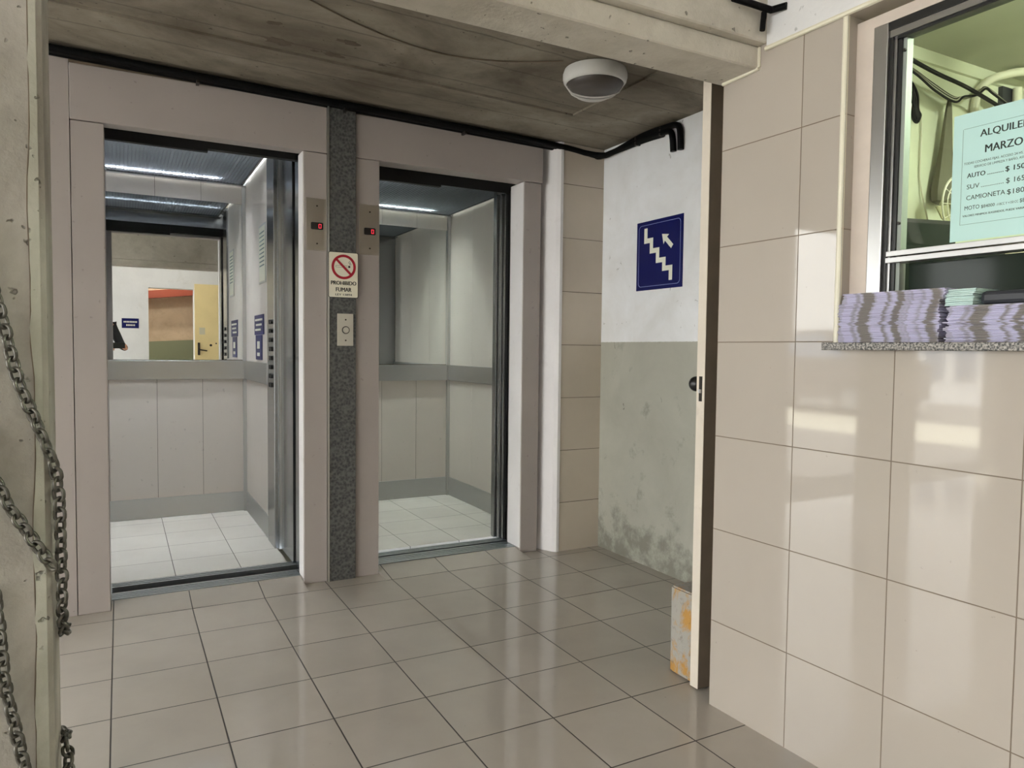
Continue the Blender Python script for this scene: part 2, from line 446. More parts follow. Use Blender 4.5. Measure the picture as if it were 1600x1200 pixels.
def basis(o, x, y, z):
    x, y, z, o = Vector(x), Vector(y), Vector(z), Vector(o)
    return Matrix(((x.x, y.x, z.x, o.x), (x.y, y.y, z.y, o.y), (x.z, y.z, z.z, o.z), (0, 0, 0, 1)))
def face_front(x, y, z): return basis((x, y, z), (1, 0, 0), (0, 0, 1), (0, -1, 0))     # faces -Y
def face_left(x, y, z): return basis((x, y, z), (0, -1, 0), (0, 0, 1), (-1, 0, 0))      # faces -X
def face_back(x, y, z): return basis((x, y, z), (-1, 0, 0), (0, 0, 1), (0, 1, 0))       # faces +Y

# right-hand tiled wall frame: x = along the wall towards the street, y = into the booth, z up
TH = math.atan2(-.99960632, .0280571)
MR = Matrix.Translation((1.70516, -1.97528, 0)) @ Matrix.Rotation(TH, 4, 'Z')

# ------------------------------------------------------------------ setting: floor, ceiling, walls
YF, SZ = -.18, .025       # plane of the elevator fronts, height of the raised sills
bm = bmesh.new(); bx(bm, -6.3, 4.4, -9.5, 0.0, -.12, 0)
struct('floor', bm, FLOORT, 'glossy beige square floor tiles with dark joints', cat='floor')
def ceil_z(x): return 2.337-.0225*x
bm = bmesh.new()
def slab(bm, x0, x1, y0, y1, dz, th=.25):
    vs = []
    for z in (0, th):
        for x, y in ((x0, y0), (x1, y0), (x1, y1), (x0, y1)): vs.append(bm.verts.new((x, y, ceil_z(x)+dz+z)))
    fs = [(0, 3, 2, 1), (4, 5, 6, 7), (0, 1, 5, 4), (1, 2, 6, 5), (2, 3, 7, 6), (3, 0, 4, 7)]
    for f in fs: bm.faces.new([vs[i] for i in f])
slab(bm, -1.7, 2.7, -1.96, .02, .010)
slab(bm, -1.7, 2.7, -.63, .015, 0, .02)           # lower boarding strip along the elevators
slab(bm, 2.015, 2.7, -1.958, -.63, .0005, .02)     # and along the side wall
CEIL = struct('ceiling', bm, CEILC, 'bare stained concrete ceiling with formwork lines', cat='ceiling')
def patch(cx, cy, rx, ry, seed, name='peeled_patch'):
    rnd = random.Random(seed); b = bmesh.new(); vs = []
    for i in range(18):
        a = 2*PI*i/18; k = .6+.55*rnd.random()
        x = cx+rx*k*math.cos(a); y = cy+ry*k*math.sin(a)
        vs.append(b.verts.new((x, y, ceil_z(x)+.0095 if y < -.63 else ceil_z(x)-.0006)))
    b.faces.new(vs)
    r = bmesh.ops.extrude_face_region(b, geom=b.faces[:])
    for e in r['geom']:
        if isinstance(e, bmesh.types.BMVert): e.co.z += .003
    bmesh.ops.recalc_face_normals(b, faces=b.faces[:])
    o = obj(name, b, PEEL, CEIL)
for i, (cx, cy, rx, ry) in enumerate(((.60, -.70, .06, .035), (.555, -.86, .03, .02), (.84, -.845, .05, .022), (.82, -.69, .045, .022), (.74, -.69, .02, .012), (1.02, -.70, .02, .01))):
    patch(cx, cy, rx, ry, i+3)

# wall behind the elevators and the shaft around the cars
bm = bmesh.new()
bx(bm, -.98, -.1335, YF-.002, .0, 0, 2.6)           # plain painted panel left of the frames
struct('wall_left', bm, PAINT, 'plain painted panel left of the left elevator frame', cat='wall')
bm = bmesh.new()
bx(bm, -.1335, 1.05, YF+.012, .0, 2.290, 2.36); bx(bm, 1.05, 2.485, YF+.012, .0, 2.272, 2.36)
struct('wall_back', bm, SHADOWGAP, cat='wall', label='dark strip of wall above the elevator frames')  # near-black colour gives the shadow gap above the frames
bm = bmesh.new(); bx(bm, -.6, -.45, 0, 1.7, -.3, 2.7); bx(bm, -.6, 2.75, 1.6, 1.75, -.3, 2.7); bx(bm, 2.6, 2.75, -.2, 1.75, -.3, 2.7); bx(bm, -.6, 2.75, .0, 1.75, 2.55, 2.75); bx(bm, -.6, 2.75, 0.0, 1.75, -.5, -.3)
struct('wall_shaft', bm, GARC, 'concrete elevator shaft around the cars', cat='wall')
bm = B(2.213, 2.60, -.235, -.10, 0, 2.33)
struct('wall_passage', bm, PASST, 'narrow tiled strip of wall right of the right elevator', cat='wall')
bm = B(2.485, 2.62, -1.93, -.2, 0, 2.36)
struct('wall_side', bm, DADO, 'side wall painted white above grey green with scuff marks', cat='wall')
# skinny skirting of mortar where the side wall meets the floor
for nm, x0, x1 in (('trim_1', -.132, .915), ('trim_2', 1.057, 2.108)):
    struct(nm, B(x0, x1, YF-.006, YF+.011, 2.288 if x0 < 0 else 2.2705, 2.303 if x0 < 0 else 2.284), BROWN, 'brown wooden strip along the top of the %s elevator header' % ('left' if x0 < 0 else 'right'), cat='trim')

# ------------------------------------------------------------------ elevator frames
def frame(xl0, xl1, xr0, xr1, yl, yr, label, zt, yb):
    t = thing('elevator_door_frame', label, 'door frame', ((xl0+xr1)/2, YF, 0), 'painted elevator door frames')
    part('jamb', B(xl0, xl1, yl, -.02, 0, 2.06, bev=.003), PAINT, t)
    part('jamb', B(xr0, xr1, yr, yb, 0, 2.06, bev=.003), PAINT, t)
    part('header', B(xl0, xr1, min(yl, yr)-.001, -.11 if xl0 < 0 else -.08, 2.0625, zt, bev=.003), PAINT, t)
    return t
f1 = frame(-.131, -.010, .806, .917, -.180, -.187, 'pinkish white painted frame around the left elevator doorway', 2.2875, -.09)
f2 = frame(1.056, 1.176, 2.002, 2.110, -.187, -.170, 'pinkish white painted frame around the right elevator doorway', 2.270, -.02)
# left-facing reveal faces, coloured whiter for the light from that side
for t, x in ((f1, .806), (f2, 2.002)):
    part('reveal', B(x-.003, x, -.166 if x > 1 else -.183, -.021 if x > 1 else -.091, .03, 2.0595), REVEAL, t, label='reveal face whitened for light from the left')
for t, x0, x1 in ((f1, -.133, -.008), (f1, .804, .918), (f2, 1.055, 1.178), (f2, 2.000, 2.111)):
    pass
# speckled steel column between the two
t = thing('steel_column', 'speckled grey galvanised steel post between the two elevators', 'column', (.986, YF, 0))
part('post', B(.919, 1.054, -.200, .0, 0, 2.288, bev=.002), GALV, t)
part('edge_strip', B(.9165, .924, -.2035, -.19, 0, 2.287), STEEL, t)
# white plastered column strip right of the right frame (angled face, whitened for left light)
bm = bmesh.new(); prism(bm, [(2.128, -.112), (2.179, -.222), (2.196, -.239), (2.213, -.239), (2.213, -.05), (2.128, -.05)], 'z', 0, 2.30)
tag(obj('plaster_pillar', bm, REVEAL), 'slim white plastered pillar with angled face beside the right elevator frame', 'pillar')

# raised tiled ramps and aluminium sills
def ramp_tile(x0, x1, label):
    bm = bmesh.new(); prism(bm, [(-.305, 0.0002), (-.113, SZ-.002), (-.0, SZ-.002), (-.0, 0.0002)], 'x', x0, x1)
    o = tag(obj('threshold_ramp', bm, FLOORT), label, 'threshold', 'tiled threshold ramps')
ramp_tile(-.008, .803, 'sloping tiled threshold in front of the left elevator')
ramp_tile(1.179, 1.999, 'sloping tiled threshold in front of the right elevator')
def sill(x0, x1, gap, label):
    t = thing('elevator_sill', label, 'sill', ((x0+x1)/2, 0, 0), 'aluminium elevator sills')
    y = -.113
    bm = bmesh.new()
    ws = ((-.113, -.095, 0), (-.089, -.072, 0), (-.066, -.048, 0), (-.042, -.022, 0)) if gap else ((-.113, -.090, 0), (-.083, -.062, 0), (-.054, -.033, 0), (-.025, .0, 0))
    for a, b, d in ws: bx(bm, x0, x1, a, b, SZ-.018, SZ+.003)
    part('landing_sill', bm, SILLM, t)
    part('groove_bed', B(x0, x1, -.112, -.023 if gap else -.001, SZ-.024, SZ-.016), BLACK, t)  # bed coloured black so the grooves read as deep shade
    bm = bmesh.new(); g0 = .06 if gap else .02
    for k in range(3): bx(bm, x0-.0, x1+.03, g0+.025*k, g0+.017+.025*k, SZ-.018, SZ+.004)
    bx(bm, x0, x1+.03, g0, g0+.07, SZ-.05, SZ-.016)
    part('car_sill', bm, SILLM, t)
    part('gap', B(x0, x1+.02, -.0225 if gap else -.001, g0+.001, SZ-.15, SZ-.022), BLACK, t, label='black block filling the shaded gap between the two sill profiles')  # solid black block painted as the shade in the gap
sill(-.008, .803, True, 'grooved aluminium sill with a wide black gap at the left elevator')
sill(1.179, 2.012, False, 'grooved aluminium sill at the right elevator')

# ------------------------------------------------------------------ elevator cars
def car(x0, x1, yb, zc, label, tube_m, joints, railz, kick, mirz, left):
    t = thing('elevator_car', label, 'elevator', ((x0+x1)/2, .7, .0), 'open elevator cars')
    yf = .13
    part('car_floor', B(x0, x1, yf, yb, -.02, SZ+.004), CARFLOORT, t)
    part('car_shell', (lambda bm: (bx(bm, x0-.03, x1+.03, yb+.012, yb+.03, 0, zc+.15), bx(bm, x0-.03, x0-.012, yf, yb+.03, 0, zc+.15), bx(bm, x1+.012, x1+.03, .62, yb+.03, 0, zc+.15), bx(bm, x0-.03, x1+.03, yf-.03, yb+.03, zc+.15, zc+.17), bm)[-1])(bmesh.new()), LAMPW, t)
    # back wall: laminate boards below, mirror between, boards above
    js = [x0]+joints+[x1]
    for a, b in zip(js, js[1:]):
        part('wall_board', B(a+.0012, b-.0012, yb, yb+.011, kick, railz[0]), CARP, t)
        part('wall_board', B(a+.0012, b-.0012, yb, yb+.011, mirz, zc), CARP, t)
    part('seam_backing', B(x0, x1, yb+.004, yb+.0115, kick, zc), BROWN, t)
    part('mirror', B(x0+.004, x1-.004, yb-.002, yb+.003, railz[1]+.004, mirz-.002), MIRROR, t)
    part('kick_plate', B(x0, x1, yb-.006, yb+.011, SZ+.004, kick, bev=.002), STEEL, t)
    part('hand_rail_band', B(x0, x1, yb-.016, yb+.01, railz[0], railz[1], bev=.003), STEEL, t)
    # side walls
    for sx, x in ((1, x1), (-1, x0)):
        yfr = .612 if left else .168
        n = 3
        for k in range(n):
            a = yfr+(yb-yfr)*k/n; b = yfr+(yb-yfr)*(k+1)/n
            for z0, z1 in ((kick, railz[0]), (railz[1], zc)):
                part('wall_board', B(*sorted((x, x+sx*.011)), a+.0006, b-.0006, z0, z1), CARP, t)
        part('kick_plate', B(*sorted((x-sx*.006, x+sx*.011)), yfr, yb-.006, SZ+.004, kick, bev=.002), STEEL, t)
        part('hand_rail_band', B(*sorted((x-sx*.016, x+sx*.01)), yfr, yb-.016, railz[0], railz[1], bev=.003), STEEL, t)
        part('corner_post', B(*sorted((x-sx*.022, x+sx*.002)), yb-.022, yb+.001, SZ+.004, zc), STEEL, t)
    # louvred light ceiling
    zl = zc-.012
    xa, xb = x0+.03, x1-.032
    bm = bmesh.new()
    p = .019
    k = int((xb-xa)/p)
    for i in range(k+1): bx(bm, xa+i*p-.0006, xa+i*p+.0006, .2, yb-.03, zl, zl+.015)
    k = int((yb-.03-.2)/p)
    for i in range(k+1): bx(bm, xa, xb, .2+i*p-.0006, .2+i*p+.0006, zl, zl+.015)
    part('louvre_grid', bm, LOUVRE, t)
    bm = bmesh.new()
    for y in (.2, yb-.04): bx(bm, x0, x1, y-.02, y+.02, zl-.008, zl+.016)
    bx(bm, xa-.012, xa, .2, yb-.03, zl-.004, zl+.016); bx(bm, xb, xb+.012, .2, yb-.03, zl-.004, zl+.016)
    part('louvre_frame', bm, STEELD, t)
    return t, zl
C1, zl1 = car(-.30, .789, 1.49, 2.222, 'open left elevator car with blue-white light and pinkish boards', TUBE, [-.027, .245, .516], (.925, 1.048), .160, 2.090, True)
C2, zl2 = car(1.16, 2.238, 1.40, 2.148, 'open right elevator car with greenish light and white boards', TUBE2, [1.44, 1.71, 1.975], (.904, 1.02), .168, 2.029, False)
for T, m, specs, z in ((C1, TUBE, ((-.26, .60, 1.31), (-.26, .72, .60)), zl1+.034), (C2, TUBE2, ((1.25, 2.03, 1.24), (1.22, 1.62, .36)), zl2+.034)):
    for a, b, y in specs:
        bm = bmesh.new(); cyl(bm, (a, y, z), (b, y, z), .013, 12); part('tube_light', bm, m if y > 1 else TUBED, T, True, 'glowing fluorescent tube')
# left car: control column, front return panel
CP = part('control_panel', B(.776, .800, .405, .612, SZ+.004, zl1-.01, bev=.004), STEELD, C1, label='brushed steel control column with push buttons')
for i in range(8):
    for j in range(2):
        bm = bmesh.new(); cyl(bm, (.776, .47+.045*j, .93+.05*i), (.768, .47+.045*j, .93+.05*i), .013, 16); part('push_button', bm, BLACKPL, CP)
part('front_return', B(.812, .835, .122, .397, SZ+.004, zl1-.01), STEELD, C1, label='polished steel return panel')
part('return_step', B(.800, .817, .398, .410, SZ+.004, zl1-.01), STEEL, C1)
part('door_edge', B(.812, .840, .095, .12, SZ+.004, 2.10), STEELD, C1)
part('front_return', B(-.31, -.05, .12, .16, SZ+.004, zl1-.01), STEELD, C1)
part('transom', B(-.3, .82, .12, .16, 2.115, zl1+.02), STEELD, C1)
# right car: parked telescopic door leaves on the right
for k, (x, y0, y1) in enumerate(((1.971, .100, .130), (1.983, .062, .092), (1.995, .03, .055))):
    part('door_leaf', B(x, x+.26, y0, y1, SZ+.006, 2.035), STEELD, C2, label='edge of a parked steel door leaf')
part('front_return', B(1.985, 2.235, .136, .165, SZ+.004, zl2-.01), STEELD, C2)
part('front_return', B(1.15, 1.19, .12, .40, SZ+.004, zl2-.01), STEELD, C2)
part('transom', B(1.16, 2.24, .13, .17, 2.07, zl2+.02), STEELD, C2)
# door headers coloured black to give the shadow gap above the openings
for nm, bits, lab in (('door_header', ((-.2, .412, .02, .05, 2.050, 2.26), (.412, .86, .02, .06, 2.064, 2.26)), 'door header coloured black for the shadow gap inside the left doorway top'),
                      ('door_header', ((1.0, 1.59, .02, .05, 2.022, 2.26), (1.59, 2.05, .02, .026, 2.032, 2.26)), 'door header coloured black for the shadow gap inside the right doorway top')):
    bm = bmesh.new()
    for b in bits: bx(bm, *b)
    tag(obj(nm, bm, BLACK), lab, 'door header')
# jamb end cover, black filler in place of the shaded gap right of the right doorway
tag(obj('landing_jamb', B(.806, .845, -.088, -.002, .03, 2.08), STEELD), 'dark steel jamb behind the right post of the left elevator doorway', 'jamb')
tag(obj('landing_jamb', B(2.016, 2.09, -.018, .026, .0, 2.05), BLACK), 'black filler standing for the shaded gap at the right edge of the right elevator doorway', 'jamb')

# notices in the left car
def wall_notice(name, x, y, z, wdt, h, m, label, cat, lines, lm, frame=None):
    t = thing(name, label, cat, (x, y, z))
    part('panel', B(x-.004, x-.0002, y-wdt/2, y+wdt/2, z-h/2, z+h/2), frame or m, t)
    if frame: part('sheet', B(x-.0052, x-.0042, y-wdt/2+.012, y+wdt/2-.012, z-h/2+.012, z+h/2-.012), m, t)
    bm = bmesh.new()
    for k, (a, b, zz, hh) in enumerate(lines):
        bx(bm, x-.0066, x-.0054 if frame else x-.0042, y+wdt*(.5-b), y+wdt*(.5-a), z+h*(zz-hh/2), z+h*(zz+hh/2))
    part('print', bm, lm, t)
wall_notice('framed_certificate', .789, .82, 1.69, .22, .345, SIGNWHT, 'framed white certificate on the right wall of the left elevator', 'notice',
            [(.15, .85, .36-.07*i, .02) for i in range(9)], LINE, STEEL)
wall_notice('blue_notice', .789, .945, 1.275, .33, .12, SIGNBLUE, 'wide upper blue notice on the right wall of the left elevator', 'sign',
            [(.12, .88, .25, .1), (.2, .8, 0, .1), (.12, .7, -.25, .1)], SIGNWHT)
wall_notice('blue_notice', .789, .955, 1.137, .225, .15, SIGNBLUE, 'smaller lower blue notice on the right wall of the left elevator', 'sign',
            [(.3, .7, .1, .3), (.3, .7, -.28, .14)], SIGNWHT)

# ------------------------------------------------------------------ indicators, sign, call button
def indicator(x0, x1, z0, z1, y, label):
    t = thing('floor_indicator', label, 'indicator', ((x0+x1)/2, y, z0), 'elevator floor indicators')
    part('plate', B(x0, x1, y-.004, y-.0002, z0, z1, bev=.0008), STEELI, t)
    cx = (x0+x1)/2+.002; cz = z0+(z1-z0)*.47; wd = .058
    bm = bmesh.new(); prism(bm, rrect(cx-wd/2, cx+wd/2, cz-.017, cz+.017, .006), 'y', y-.0062, y-.0038)
    d = part('display', bm, BLACKPL, t)
    bm = bmesh.new(); gx, gz, a, b, s = cx+.0135, cz, .0052, .0088, .0009
    for (p, q) in (((-a, -b), (-a, b)), ((a, -b), (a, b)), ((-a, b), (a, b)), ((-a, -b), (a, -b))):
        bx(bm, gx+min(p[0], q[0])-s, gx+max(p[0], q[0])+s, y-.0068, y-.0061, gz+min(p[1], q[1])-s, gz+max(p[1], q[1])+s)
    o = part('digit', bm, RED, d, label='glowing red digit zero')
    for zz in (z1-.035, z0+.032):
        bm = bmesh.new(); cyl(bm, (cx, y-.004, zz), (cx, y-.0058, zz), .004, 12); part('screw', bm, SCREWM, t)
indicator(.8185, .9145, 1.601, 1.845, -.187, 'steel floor indicator with red zero on the post left of the speckled column')
indicator(1.073, 1.1745, 1.597, 1.841, -.187, 'steel floor indicator with red zero on the post right of the speckled column')

ys = -.2035
t = thing('no_smoking_sign', 'cream no smoking sign PROHIBIDO FUMAR on the speckled steel column', 'sign', (.99, ys, 1.38))
sx0, sx1, sz0, sz1 = .9185, 1.064, 1.381, 1.600
bm = bmesh.new(); prism(bm, rrect(sx0, sx1, sz0, sz1, .008), 'y', ys-.002, ys-.0001); part('backing', bm, SIGNBLK, t)
bm = bmesh.new(); prism(bm, rrect(sx0+.0025, sx1-.0025, sz0+.0025, sz1-.0025, .007), 'y', ys-.0026, ys-.0015); part('face', bm, SIGNCREAM, t)
cx, cz = (sx0+sx1)/2+.001, sz0+.148
bm = bmesh.new()
N = 48
def ring(bm, R, r, ya, yb):
    for k in range(N):
        a, b = 2*PI*k/N, 2*PI*(k+1)/N
        prism(bm, [(cx+R*math.cos(a), cz+R*math.sin(a)), (cx+R*math.cos(b), cz+R*math.sin(b)), (cx+r*math.cos(b), cz+r*math.sin(b)), (cx+r*math.cos(a), cz+r*math.sin(a))], 'y', ya, yb)
ring(bm, .059, .047, ys-.0034, ys-.0025)
dv = Vector((.707, -.707)); nv = Vector((.707, .707))
cc = Vector((cx, cz)); h = .0055
prism(bm, [tuple(cc-dv*.048+nv*h), tuple(cc+dv*.048+nv*h), tuple(cc+dv*.048-nv*h), tuple(cc-dv*.048-nv*h)], 'y', ys-.0034, ys-.0025)
part('prohibition_ring', bm, SIGNRED, t)
bm = bmesh.new()
for a, b, zz in ((-.038, .02, -.002), (-.038, .02, .006)): bx(bm, cx+a, cx+b, ys-.0030, ys-.0025, cz+zz-.0005, cz+zz+.0005)
bx(bm, cx-.0385, cx-.0375, ys-.003, ys-.0025, cz-.002, cz+.006)
bx(bm, cx+.022, cx+.032, ys-.003, ys-.0025, cz-.003, cz+.0065)
tube(bm, smooth_path([(cx+.027, ys-.0028, cz+.009), (cx+.031, ys-.0028, cz+.016), (cx+.024, ys-.0028, cz+.021), (cx+.03, ys-.0028, cz+.03)], 5), .0009, 5)
tube(bm, smooth_path([(cx+.033, ys-.0028, cz+.009), (cx+.036, ys-.0028, cz+.014), (cx+.031, ys-.0028, cz+.021), (cx+.034, ys-.0028, cz+.026)], 5), .0008, 5)
part('cigarette_drawing', bm, SIGNBLK, t)
for s, h, wd, zz in (('PROHIBIDO', .0185, .122, .062), ('FUMAR', .0195, .075, .030), ('LEY 13894', .0095, .08, .0105)):
    part('lettering', xf(bold_bm(s, h, wd, .0008 if h > .012 else .0004, .0005, 'CENTER'), face_front(cx, ys-.0026, sz0+zz)), SIGNBLK, t)

yb_ = -.2002
t = thing('call_button_panel', 'pale elevator call button plate on the speckled column below the sign', 'button panel', (1.0, yb_, 1.15))
part('plate', B(.9615, 1.040, yb_-.004, yb_, 1.150, 1.305, bev=.001), BTNPLATE, t)
bm = bmesh.new(); cyl(bm, (1.0025, yb_-.004, 1.226), (1.0025, yb_-.0075, 1.226), .0185, 28); br = part('button_ring', bm, SCREWM, t)
bm = bmesh.new(); cyl(bm, (1.0025, yb_-.0075, 1.226), (1.0025, yb_-.0105, 1.226), .0145, 28); part('button', bm, BTNPLATE, br)
for zz in (1.276, 1.176):
    bm = bmesh.new(); cyl(bm, (1.0025, yb_-.004, zz), (1.0025, yb_-.0056, zz), .004, 12); part('screw', bm, SCREWM, t)

# stair sign on the side wall
xs = 2.485
t = thing('stairs_sign', 'blue sign with white zigzag stairs and an arrow on the side wall', 'sign', (xs, -.737, 1.46))
SW, SH = .362, .359
def q(u, v): return (-.556-u*SW, 1.460+v*SH)
bm = bmesh.new(); prism(bm, [q(0, 0), q(1, 0), q(1, 1), q(0, 1)], 'x', xs-.004, xs-.0002); SP = part('panel', bm, SIGNBLUE, t)
bm = bmesh.new()
o_ = rrect(.045, .955, .05, .95, .06); i_ = rrect(.053, .947, .058, .942, .055)
for k in range(len(o_)):
    k2 = (k+1) % len(o_); prism(bm, [q(*o_[k]), q(*o_[k2]), q(*i_[k2]), q(*i_[k])], 'x', xs-.0046, xs-.0038)
part('border_line', bm, BORDERB, SP)
bm = bmesh.new()
hs = .035
pts = [(.205, .90), (.205, .715), (.335, .715), (.335, .56), (.475, .56), (.475, .41), (.615, .41), (.615, .285), (.76, .285), (.76, .11)]
# outline of the zigzag band
def band(P, h):
    L, R = [], []
    for i, p in enumerate(P):
        p = Vector(p)
        a = (p-Vector(P[i-1])).normalized() if i else None
        b = (Vector(P[i+1])-p).normalized() if i < len(P)-1 else None
        n1 = Vector((-a.y, a.x)) if a else None; n2 = Vector((-b.y, b.x)) if b else None
        n = (n1+n2) if (a and b) else (n1 or n2)
        L.append(tuple(p+n*h)); R.append(tuple(p-n*h))
    return L+R[::-1]
bd = band(pts, hs)
L = bd[:len(pts)]; R = bd[len(pts):][::-1]
for k in range(len(pts)-1): prism(bm, [q(*L[k]), q(*L[k+1]), q(*R[k+1]), q(*R[k])], 'x', xs-.0046, xs-.0038)
part('stairs_symbol', bm, SIGNWHT, SP)
bm = bmesh.new()
tip = Vector((.565, .775)); d = Vector((.74, -.67)).normalized(); nn_ = Vector((-d.y, d.x))
pp = [tip, tip+d*.125+nn_*.085, tip+d*.115+nn_*.033, tip+d*.295+nn_*.033, tip+d*.295-nn_*.033, tip+d*.115-nn_*.033, tip+d*.125-nn_*.085]
prism(bm, [q(*p) for p in pp[:3]+pp[5:]], 'x', xs-.0046, xs-.0038); prism(bm, [q(*p) for p in pp[2:6]], 'x', xs-.0046, xs-.0038)
part('arrow', bm, SIGNWHT, SP)

# ------------------------------------------------------------------ cables along the ceiling corner
t = thing('cable_bundle', 'thick black cables run along the ceiling edge above the elevators', 'cable', (1, -.21, 2.3))
def zc(x): return ceil_z(x)-.012
runs = []
for k, (dy, dz) in enumerate(((0, -.009), (-.022, -.012), (.022, -.014))):
    pts = [(x, -.215+dy, ceil_z(x)-.0145+dz) for x in (-.7, 0, .6, 1.2, 1.8, 2.2)]
    pts += [(2.36, -.232+dy*.4, ceil_z(2.36)-.03+dz*.6), (2.44, -.262+dy, ceil_z(2.44)-.04+dz*.5), (2.468-.4*abs(dy), -.34, ceil_z(2.47)-.03+dz)]
    if k == 0: pts += [(2.468, -.6, 2.268), (2.466, -.80, 2.262), (2.466, -.865, 2.256), (2.466, -.892, 2.235), (2.467, -.900, 2.19), (2.47, -.900, 2.128)]
    elif k == 1: pts += [(2.467, -.6, 2.250), (2.466, -.77, 2.244), (2.466, -.825, 2.232), (2.466, -.842, 2.2), (2.47, -.846, 2.132)]
    else: pts += [(2.473, -.6, 2.243), (2.476, -.74, 2.238), (2.476, -.76, 2.236)]
    bm = bmesh.new(); tube(bm, smooth_path(pts, 6), .0155 if k < 2 else .013, 10); part('cable', bm, RUBBER, t, True)
for x in (.35, .995, 1.62, 2.2):
    part('clip', B(x-.006, x+.006, -.236, -.18, ceil_z(x)-.052, ceil_z(x)-.040), SCREWM, t)
for y in (-.56, -.76):
    part('clip', B(2.452, 2.484, y-.006, y+.006, 2.228, 2.274), SCREWM, t)
t = thing('thin_wire', 'thin loose wire drooping along the ceiling to the round lamp', 'wire', (1, -1, 2.3))
wp = [(.45, -1.25), (.566, -1.156), (.70, -1.085), (.821, -1.031), (1.0, -.975), (1.209, -.955), (1.434, -1.024), (1.63, -1.151)]
bm = bmesh.new(); tube(bm, smooth_path([(x, y, ceil_z(x)+.005) for x, y in wp], 6), .0028, 6)
part('strand', bm, BROWN, t)
# small white conduit end at the very top of the view
t = thing('conduit_stub', 'short white conduit piece clipped under the ceiling near the top', 'conduit', (.31, -1.0, 2.32))
bm = bmesh.new(); tube(bm, smooth_path([(.25, -1.05, ceil_z(.25)-.004), (.30, -1.00, ceil_z(.3)-.004), (.34, -1.0, ceil_z(.3)-.004), (.40, -1.05, ceil_z(.4)-.004)], 5), .012, 8); part('pipe', bm, LAMPW, t, True)

# round bulkhead lamp
lc = Vector((1.797, -1.135, ceil_z(1.8)+.010))
t = thing('bulkhead_lamp', 'round white bulkhead lamp with guard bars on the concrete ceiling', 'lamp', lc)
bm = bmesh.new(); lathe(bm, [(.105, 0), (.128, -.002), (.134, -.020), (.134, -.036), (.130, -.050), (.123, -.059), (.119, -.060), (.118, -.045)], lc); part('housing', bm, LAMPW, t, True)
bm = bmesh.new(); lathe(bm, [(.1185, -.03), (.118, -.046), (.113, -.068), (.094, -.086), (.055, -.097), (0, -.100)], lc); part('diffuser', bm, LAMPD, t, True)
for off, dp in ((.022, .046), (.058, .044), (.088, .040)):
    bm = bmesh.new(); pts = []
    half = math.sqrt(.1205**2-off**2)
    gx = Vector((math.cos(math.radians(-28)), math.sin(math.radians(-28)), 0)); gy = Vector((-gx.y, gx.x, 0))
    for k in range(15):
        s = -half+2*half*k/14; rr = math.hypot(s, off)
        pts.append(lc+gx*s+gy*off+Vector((0, 0, -.058-dp*max(0, 1-(s/half)**2)**.5)))
    tube(bm, pts, .0038, 8); part('guard_bar', bm, LAMPW, t, True)

# ------------------------------------------------------------------ beam and concrete column
bm = bmesh.new()
bx(bm, -1.7, 1.83, -2.112, -1.955, 1.975, 2.04)
bx(bm, -1.7, 1.83, -2.142, -1.96, 2.04, 2.9)
bmesh.ops.bevel(bm, geom=[e for e in bm.edges], offset=.004, segments=1, affect='EDGES')
tag(obj('ceiling_beam', bm, BEAMC), 'cream plastered concrete beam crossing above the lobby entrance', 'beam')
t = thing('concrete_column', 'rough bare concrete column at the left edge with hanging chains', 'column', (-.23, -2.05, 0))
bm = bmesh.new(); prism(bm, [(-.40, -2.12), (-.088, -2.12), (-.080, -2.112), (-.080, -1.965), (-.40, -1.965)], 'z', 0, 2.9)
part('shaft', bm, COLC, t)
rnd = random.Random(3); bm = bmesh.new()
L = []; z = 0
xoff = -.106
while z < 2.0:
    xoff = max(-.115, min(-.100, xoff+rnd.uniform(-.003, .003))); L.append((xoff, z)); z += .03
poly = L + [(-.0885, 2.0), (-.0885, 0.0)]
prism(bm, poly[::-1], 'y', -2.1235, -2.119)
part('plaster_patch', bm, PATCHC, t, label='lighter greenish plaster strip along the column edge')
bm = bmesh.new(); tube(bm, smooth_path([(x-.001, -2.1205, zz) for x, zz in L[::2]], 2), .0012, 5); part('crack', bm, BROWN, t)

# hanging chains
def link_mesh():
    bm = bmesh.new(); pts = []
    hl, hw = .0125, .0098
    for k in range(20):
        a = 2*PI*k/20; c, s = math.cos(a), math.sin(a)
        pts.append((hw*s, 0, (hl-hw)*(1 if c > 0 else -1)*(1 if abs(c) > 1e-6 else 0)+hw*c+0))
    tube(bm, pts, .0034, 8, True)
    me = bpy.data.meshes.new('chain_link'); bm.to_mesh(me); bm.free()
    for p in me.polygons: p.use_smooth = True
    me.materials.append(CHAINM)
    return me
LINKME = link_mesh()
def chain(pts, label, pitch=.0195):
    t = thing('chain', label, 'chain', pts[0], 'steel chains hung on the concrete column')
    P = smooth_path(pts, 40)
    out = [P[0]]; acc = 0
    for a, b in zip(P, P[1:]):
        seg = (b-a).length; pos = 0
        while acc+seg-pos >= pitch:
            pos += pitch-acc; acc = 0; out.append(a+(b-a)*(pos/seg))
        acc += seg-pos
    for i in range(len(out)-1):
        a, b = out[i], out[i+1]; d = (b-a).normalized()
        o = bpy.data.objects.new('chain_link', LINKME); COL.objects.link(o); o.parent = t
        xa = Vector((0, 1, 0)); xa = (xa-d*xa.dot(d)).normalized()
        ya = d.cross(xa)
        tw = math.radians((38 if i % 2 else -52)+random.uniform(-10, 10))
        X = xa*math.cos(tw)+ya*math.sin(tw); Yv = d.cross(X)
        o.matrix_local = Matrix.Translation(-Vector(pts[0])) @ basis((a+b)/2, X, Yv, d)
yc = -2.137
